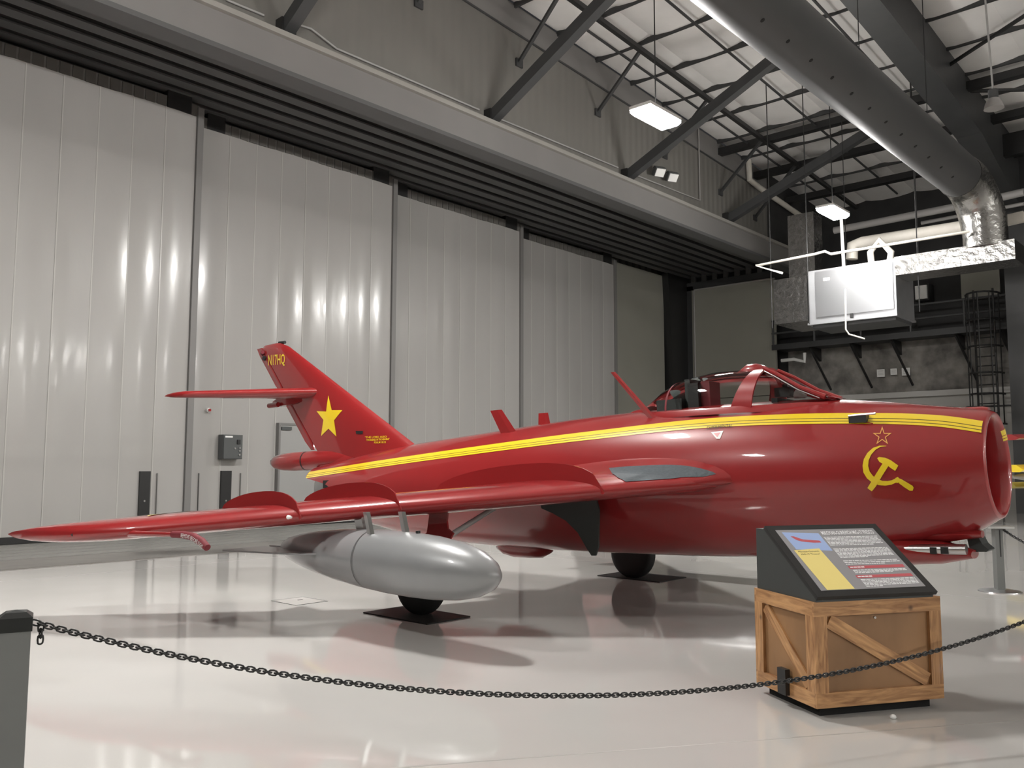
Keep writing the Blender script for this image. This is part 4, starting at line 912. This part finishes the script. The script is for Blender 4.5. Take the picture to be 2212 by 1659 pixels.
# ------------------------------------------------------------------ barrier post, chain
A0 = CP + ray(35, 1335)*3.33
pd = np.array([.892, -.454, 0])
post = empty('barrier_post', (A0[0], A0[1], 0), 'square charcoal barrier post with black cap holding the chain', 'post')
post.rotation_euler = (0, 0, math.atan2(pd[1], pd[0])+.12)
ptop = float(A0[2]) - .015
box('shaft', POSTM, -.052, .052, -.052, .052, 0, ptop, post)
obj('cap', MB().loft([[(x*r, y*r, z) for x, y in ((-1, -1), (1, -1), (1, 1), (-1, 1))] for r, z in ((.057, ptop-.03), (.057, ptop+.022), (.035, ptop+.04), (.004, ptop+.046))]), CAPM, post)
obj('eye_bolt', MB().tube([(-.058, -.02, ptop-.05), (-.075, -.02, ptop-.055)], .008, 8), ALU, post)
box('base_plate', POSTM, -.12, .12, -.12, .12, 0, .01, post)
nrm = np.array([-pd[1], pd[0], 0]); start = A0 + pd*.058
def chainpt(px, py): p = hitplane(px, py, start, nrm); return float((p-start)@pd), float(p[2])
cpx = [(70, 1344), (180, 1372), (300, 1398), (520, 1441), (760, 1478), (1000, 1497), (1250, 1503), (1500, 1492), (1690, 1473), (1900, 1434), (2080, 1390), (2212, 1342)]
uz = [chainpt(*p) for p in cpx]; pf = np.polyfit([a[0] for a in uz], [a[1] for a in uz], 4); umax = uz[-1][0]+.25
print('chain', uz[0], uz[6], uz[-1])
def cz(u): return float(np.polyval(pf, u))
def link_mesh(name, lx=.0178, wy=.0102, r=.0038):
    mb = MB(); n = 12; m_ = 5; rr = []
    for k in range(n):
        t = 2*math.pi*k/n; cx_, sx_ = math.cos(t), math.sin(t); dx = lx-wy
        c = Vector((math.copysign(dx, cx_)*(1 if abs(cx_) > .01 else 0)+wy*cx_, wy*sx_, 0)); nr = Vector((cx_, sx_, 0))
        rr.append([c + nr*r*math.cos(2*math.pi*j/m_) + Vector((0, 0, r*math.sin(2*math.pi*j/m_))) for j in range(m_)])
    rr.append(rr[0]); mb.loft(rr, False, False)
    me = bpy.data.meshes.new(name); me.from_pydata([tuple(p) for p in mb.v], [], mb.f); me.materials.append(CHAINM)
    for p in me.polygons: p.use_smooth = True
    return me
LK = link_mesh('link')
def hang(parent, pts, n0=0):                           # place links along sampled (Vector) positions
    for i in range(len(pts)-1):
        a, b = pts[i], pts[i+1]; c = (a+b)/2; t = (b-a).normalized(); s = Vector((0, 0, 1)).cross(t)
        s = s.normalized() if s.length > .2 else Vector((1, 0, 0)); u = t.cross(s)
        if (i+n0) % 2: s, u = u, -s
        # flat links lie in the vertical plane, every other one is turned
        o = bpy.data.objects.new('link', LK); C.objects.link(o); o.parent = parent
        o.matrix_local = Matrix(((t.x, u.x, s.x, c.x), (t.y, u.y, s.y, c.y), (t.z, u.z, s.z, c.z), (0, 0, 0, 1)))
def sample(fn, u0, u1, pitch):
    us = np.linspace(u0, u1, 4000); P = np.array([fn(u) for u in us]); dl = np.concatenate([[0], np.cumsum(np.linalg.norm(np.diff(P, axis=0), axis=1))])
    n = int(dl[-1]/pitch); return [Vector([float(np.interp(k*pitch, dl, P[:, j])) for j in range(3)]) for k in range(n+1)]
ch = empty('barrier_chain', (0, 0, 0), 'black plastic link chain sagging from the charcoal post past the crate', 'chain')
pts = sample(lambda u: [*(start[:2]+pd[:2]*u), cz(u)], 0, umax, .0232)
hang(ch, pts)
p0 = Vector((start[0]+pd[0]*.028, start[1]+pd[1]*.028, cz(.028)))
hang(ch, [p0 + Vector((0, 0, -.0232*k)) for k in range(4)], 1)
E0 = np.array([*(start[:2]+pd[:2]*(umax+.06)), 0])
p2 = empty('barrier_post', sp(E0), 'square charcoal barrier post at the outer end of the chain past the crate', 'post'); p2.rotation_euler = post.rotation_euler
for c in list(post.children): twin(c, parent=p2)
print('links', len(pts))
# ------------------------------------------------------------------ stanchion behind the nose
sb = hit(2160, 1278, 2, 0)
sn = empty('stanchion', (sb[0], sb[1], 0), 'grey stanchion with silver top plate and disc base under the nose', 'stanchion')
sn.rotation_euler = (0, 0, YAW-math.pi/2)
obj('base', MB().tube([(0, 0, 0), (0, 0, .012), (0, 0, .03)], [.24, .235, .12], 32), ALU, sn, smooth=30); box('post', POSTM, -.045, .045, -.045, .045, .02, .76, sn)
box('slot', BLKM, .0, .014, -.047, -.045, .42, .74, sn); box('top_plate', ALU, -.16, .16, -.1, .1, .76, .785, sn)
s2 = sb+np.array([2.6, -1.6, 0])
def sag(a, b, d): return lambda u: [a[i]+(b[i]-a[i])*u-(d*4*u*(1-u) if i == 2 else 0) for i in range(3)]
c3 = empty('barrier_chain', (0, 0, 0), 'black chain running from the stanchion under the nose', 'chain')
a = sp(sb+np.array([.05, -.06, .74])); b = sp(np.array([*hit(2330, 1330, 2, 0)[:2], .55]))
LK_old = LK; LK = link_mesh('link', .03, .014, .006)
hang(c3, sample(sag(a, b, .05), 0, 1, .044))
# parked yellow and red biplane cut by the picture edge
bp = hit(2260, 1120, 2, 0); 
def D(px, py, dist): return sp(CP+ray(px, py)*dist)
bi = empty('parked_biplane', (0, 0, 0), 'parked airplane with red upper wing and yellow lower wing beyond the nose', 'airplane')
def slab(name, pxs, dist, depth, m, th):
    a = Vector(D(*pxs[0], dist)); b = Vector(D(*pxs[1], dist)); dv = Vector((CF[0], CF[1], 0)).normalized()*depth
    return obj(name, MB().loft([[p-dv/2-Vector((0, 0, th*.2)), p-dv*.3+Vector((0, 0, th*.5)), p+dv*.1+Vector((0, 0, th*.5)), p+dv/2, p+dv*.1-Vector((0, 0, th*.5)), p-dv*.4-Vector((0, 0, th*.5))] for p in (a, b)]), m, bi, smooth=50)
slab('upper_wing', ((2160, 946), (2420, 938)), 17, 1.3, RED, .11); slab('lower_wing', ((2172, 1012), (2420, 1006)), 17, 1.2, YEL, .14)
slab('lower_panel', ((2176, 1048), (2420, 1043)), 17.6, .6, mat('olive_yellow', (.30, .25, .05), .4), .12)
a = Vector(D(2188, 1030, 17)); b = Vector(D(2420, 1028, 17)); obj('wing_float', MB().tube([a, a.lerp(b, .15), b], [.03, .09, .1], 12), PIPEG, bi, smooth=50)
a = Vector(D(2330, 946, 17)); b = Vector(D(2335, 1012, 17)); obj('wing_strut', MB().tube([a, b], .03, 8), PIPEG, bi)
a = Vector(D(2400, 985, 17)); b = Vector(D(2700, 985, 17)); obj('airframe', MB().tube([a, a.lerp(b, .2), b], [.25, .5, .45], 16), PIPEG, bi, smooth=50)
for px in (2450, 2600):
    g = hit(px, 1185, 2, 0); u = Vector((*D(px, 1030, 17)[:2], 0)); obj('landing_wheel', MB().tube([u+Vector((-.07, .05, .3)), u+Vector((.07, -.05, .3))], .3, 20), BLACK, bi, smooth=40)
    obj('landing_leg', MB().tube([u+Vector((0, 0, .3)), Vector(D(px, 985, 17))], .05, 8), ALU, bi)
# small white ball on the floor by the crate
fb = hit(1929, 1548, 2, .012)
o = obj('litter_ball', MB().loft([[(r*math.cos(2*math.pi*k/14), r*math.sin(2*math.pi*k/14), z) for k in range(14)] for r, z in ((.014, 0), (.019, .008), (.017, .018), (.008, .025), (.001, .027))]), WHITE, smooth=60); o.location = (fb[0], fb[1], 0)
tag(o, 'tiny white ball lying on the floor before the crate', 'ball')
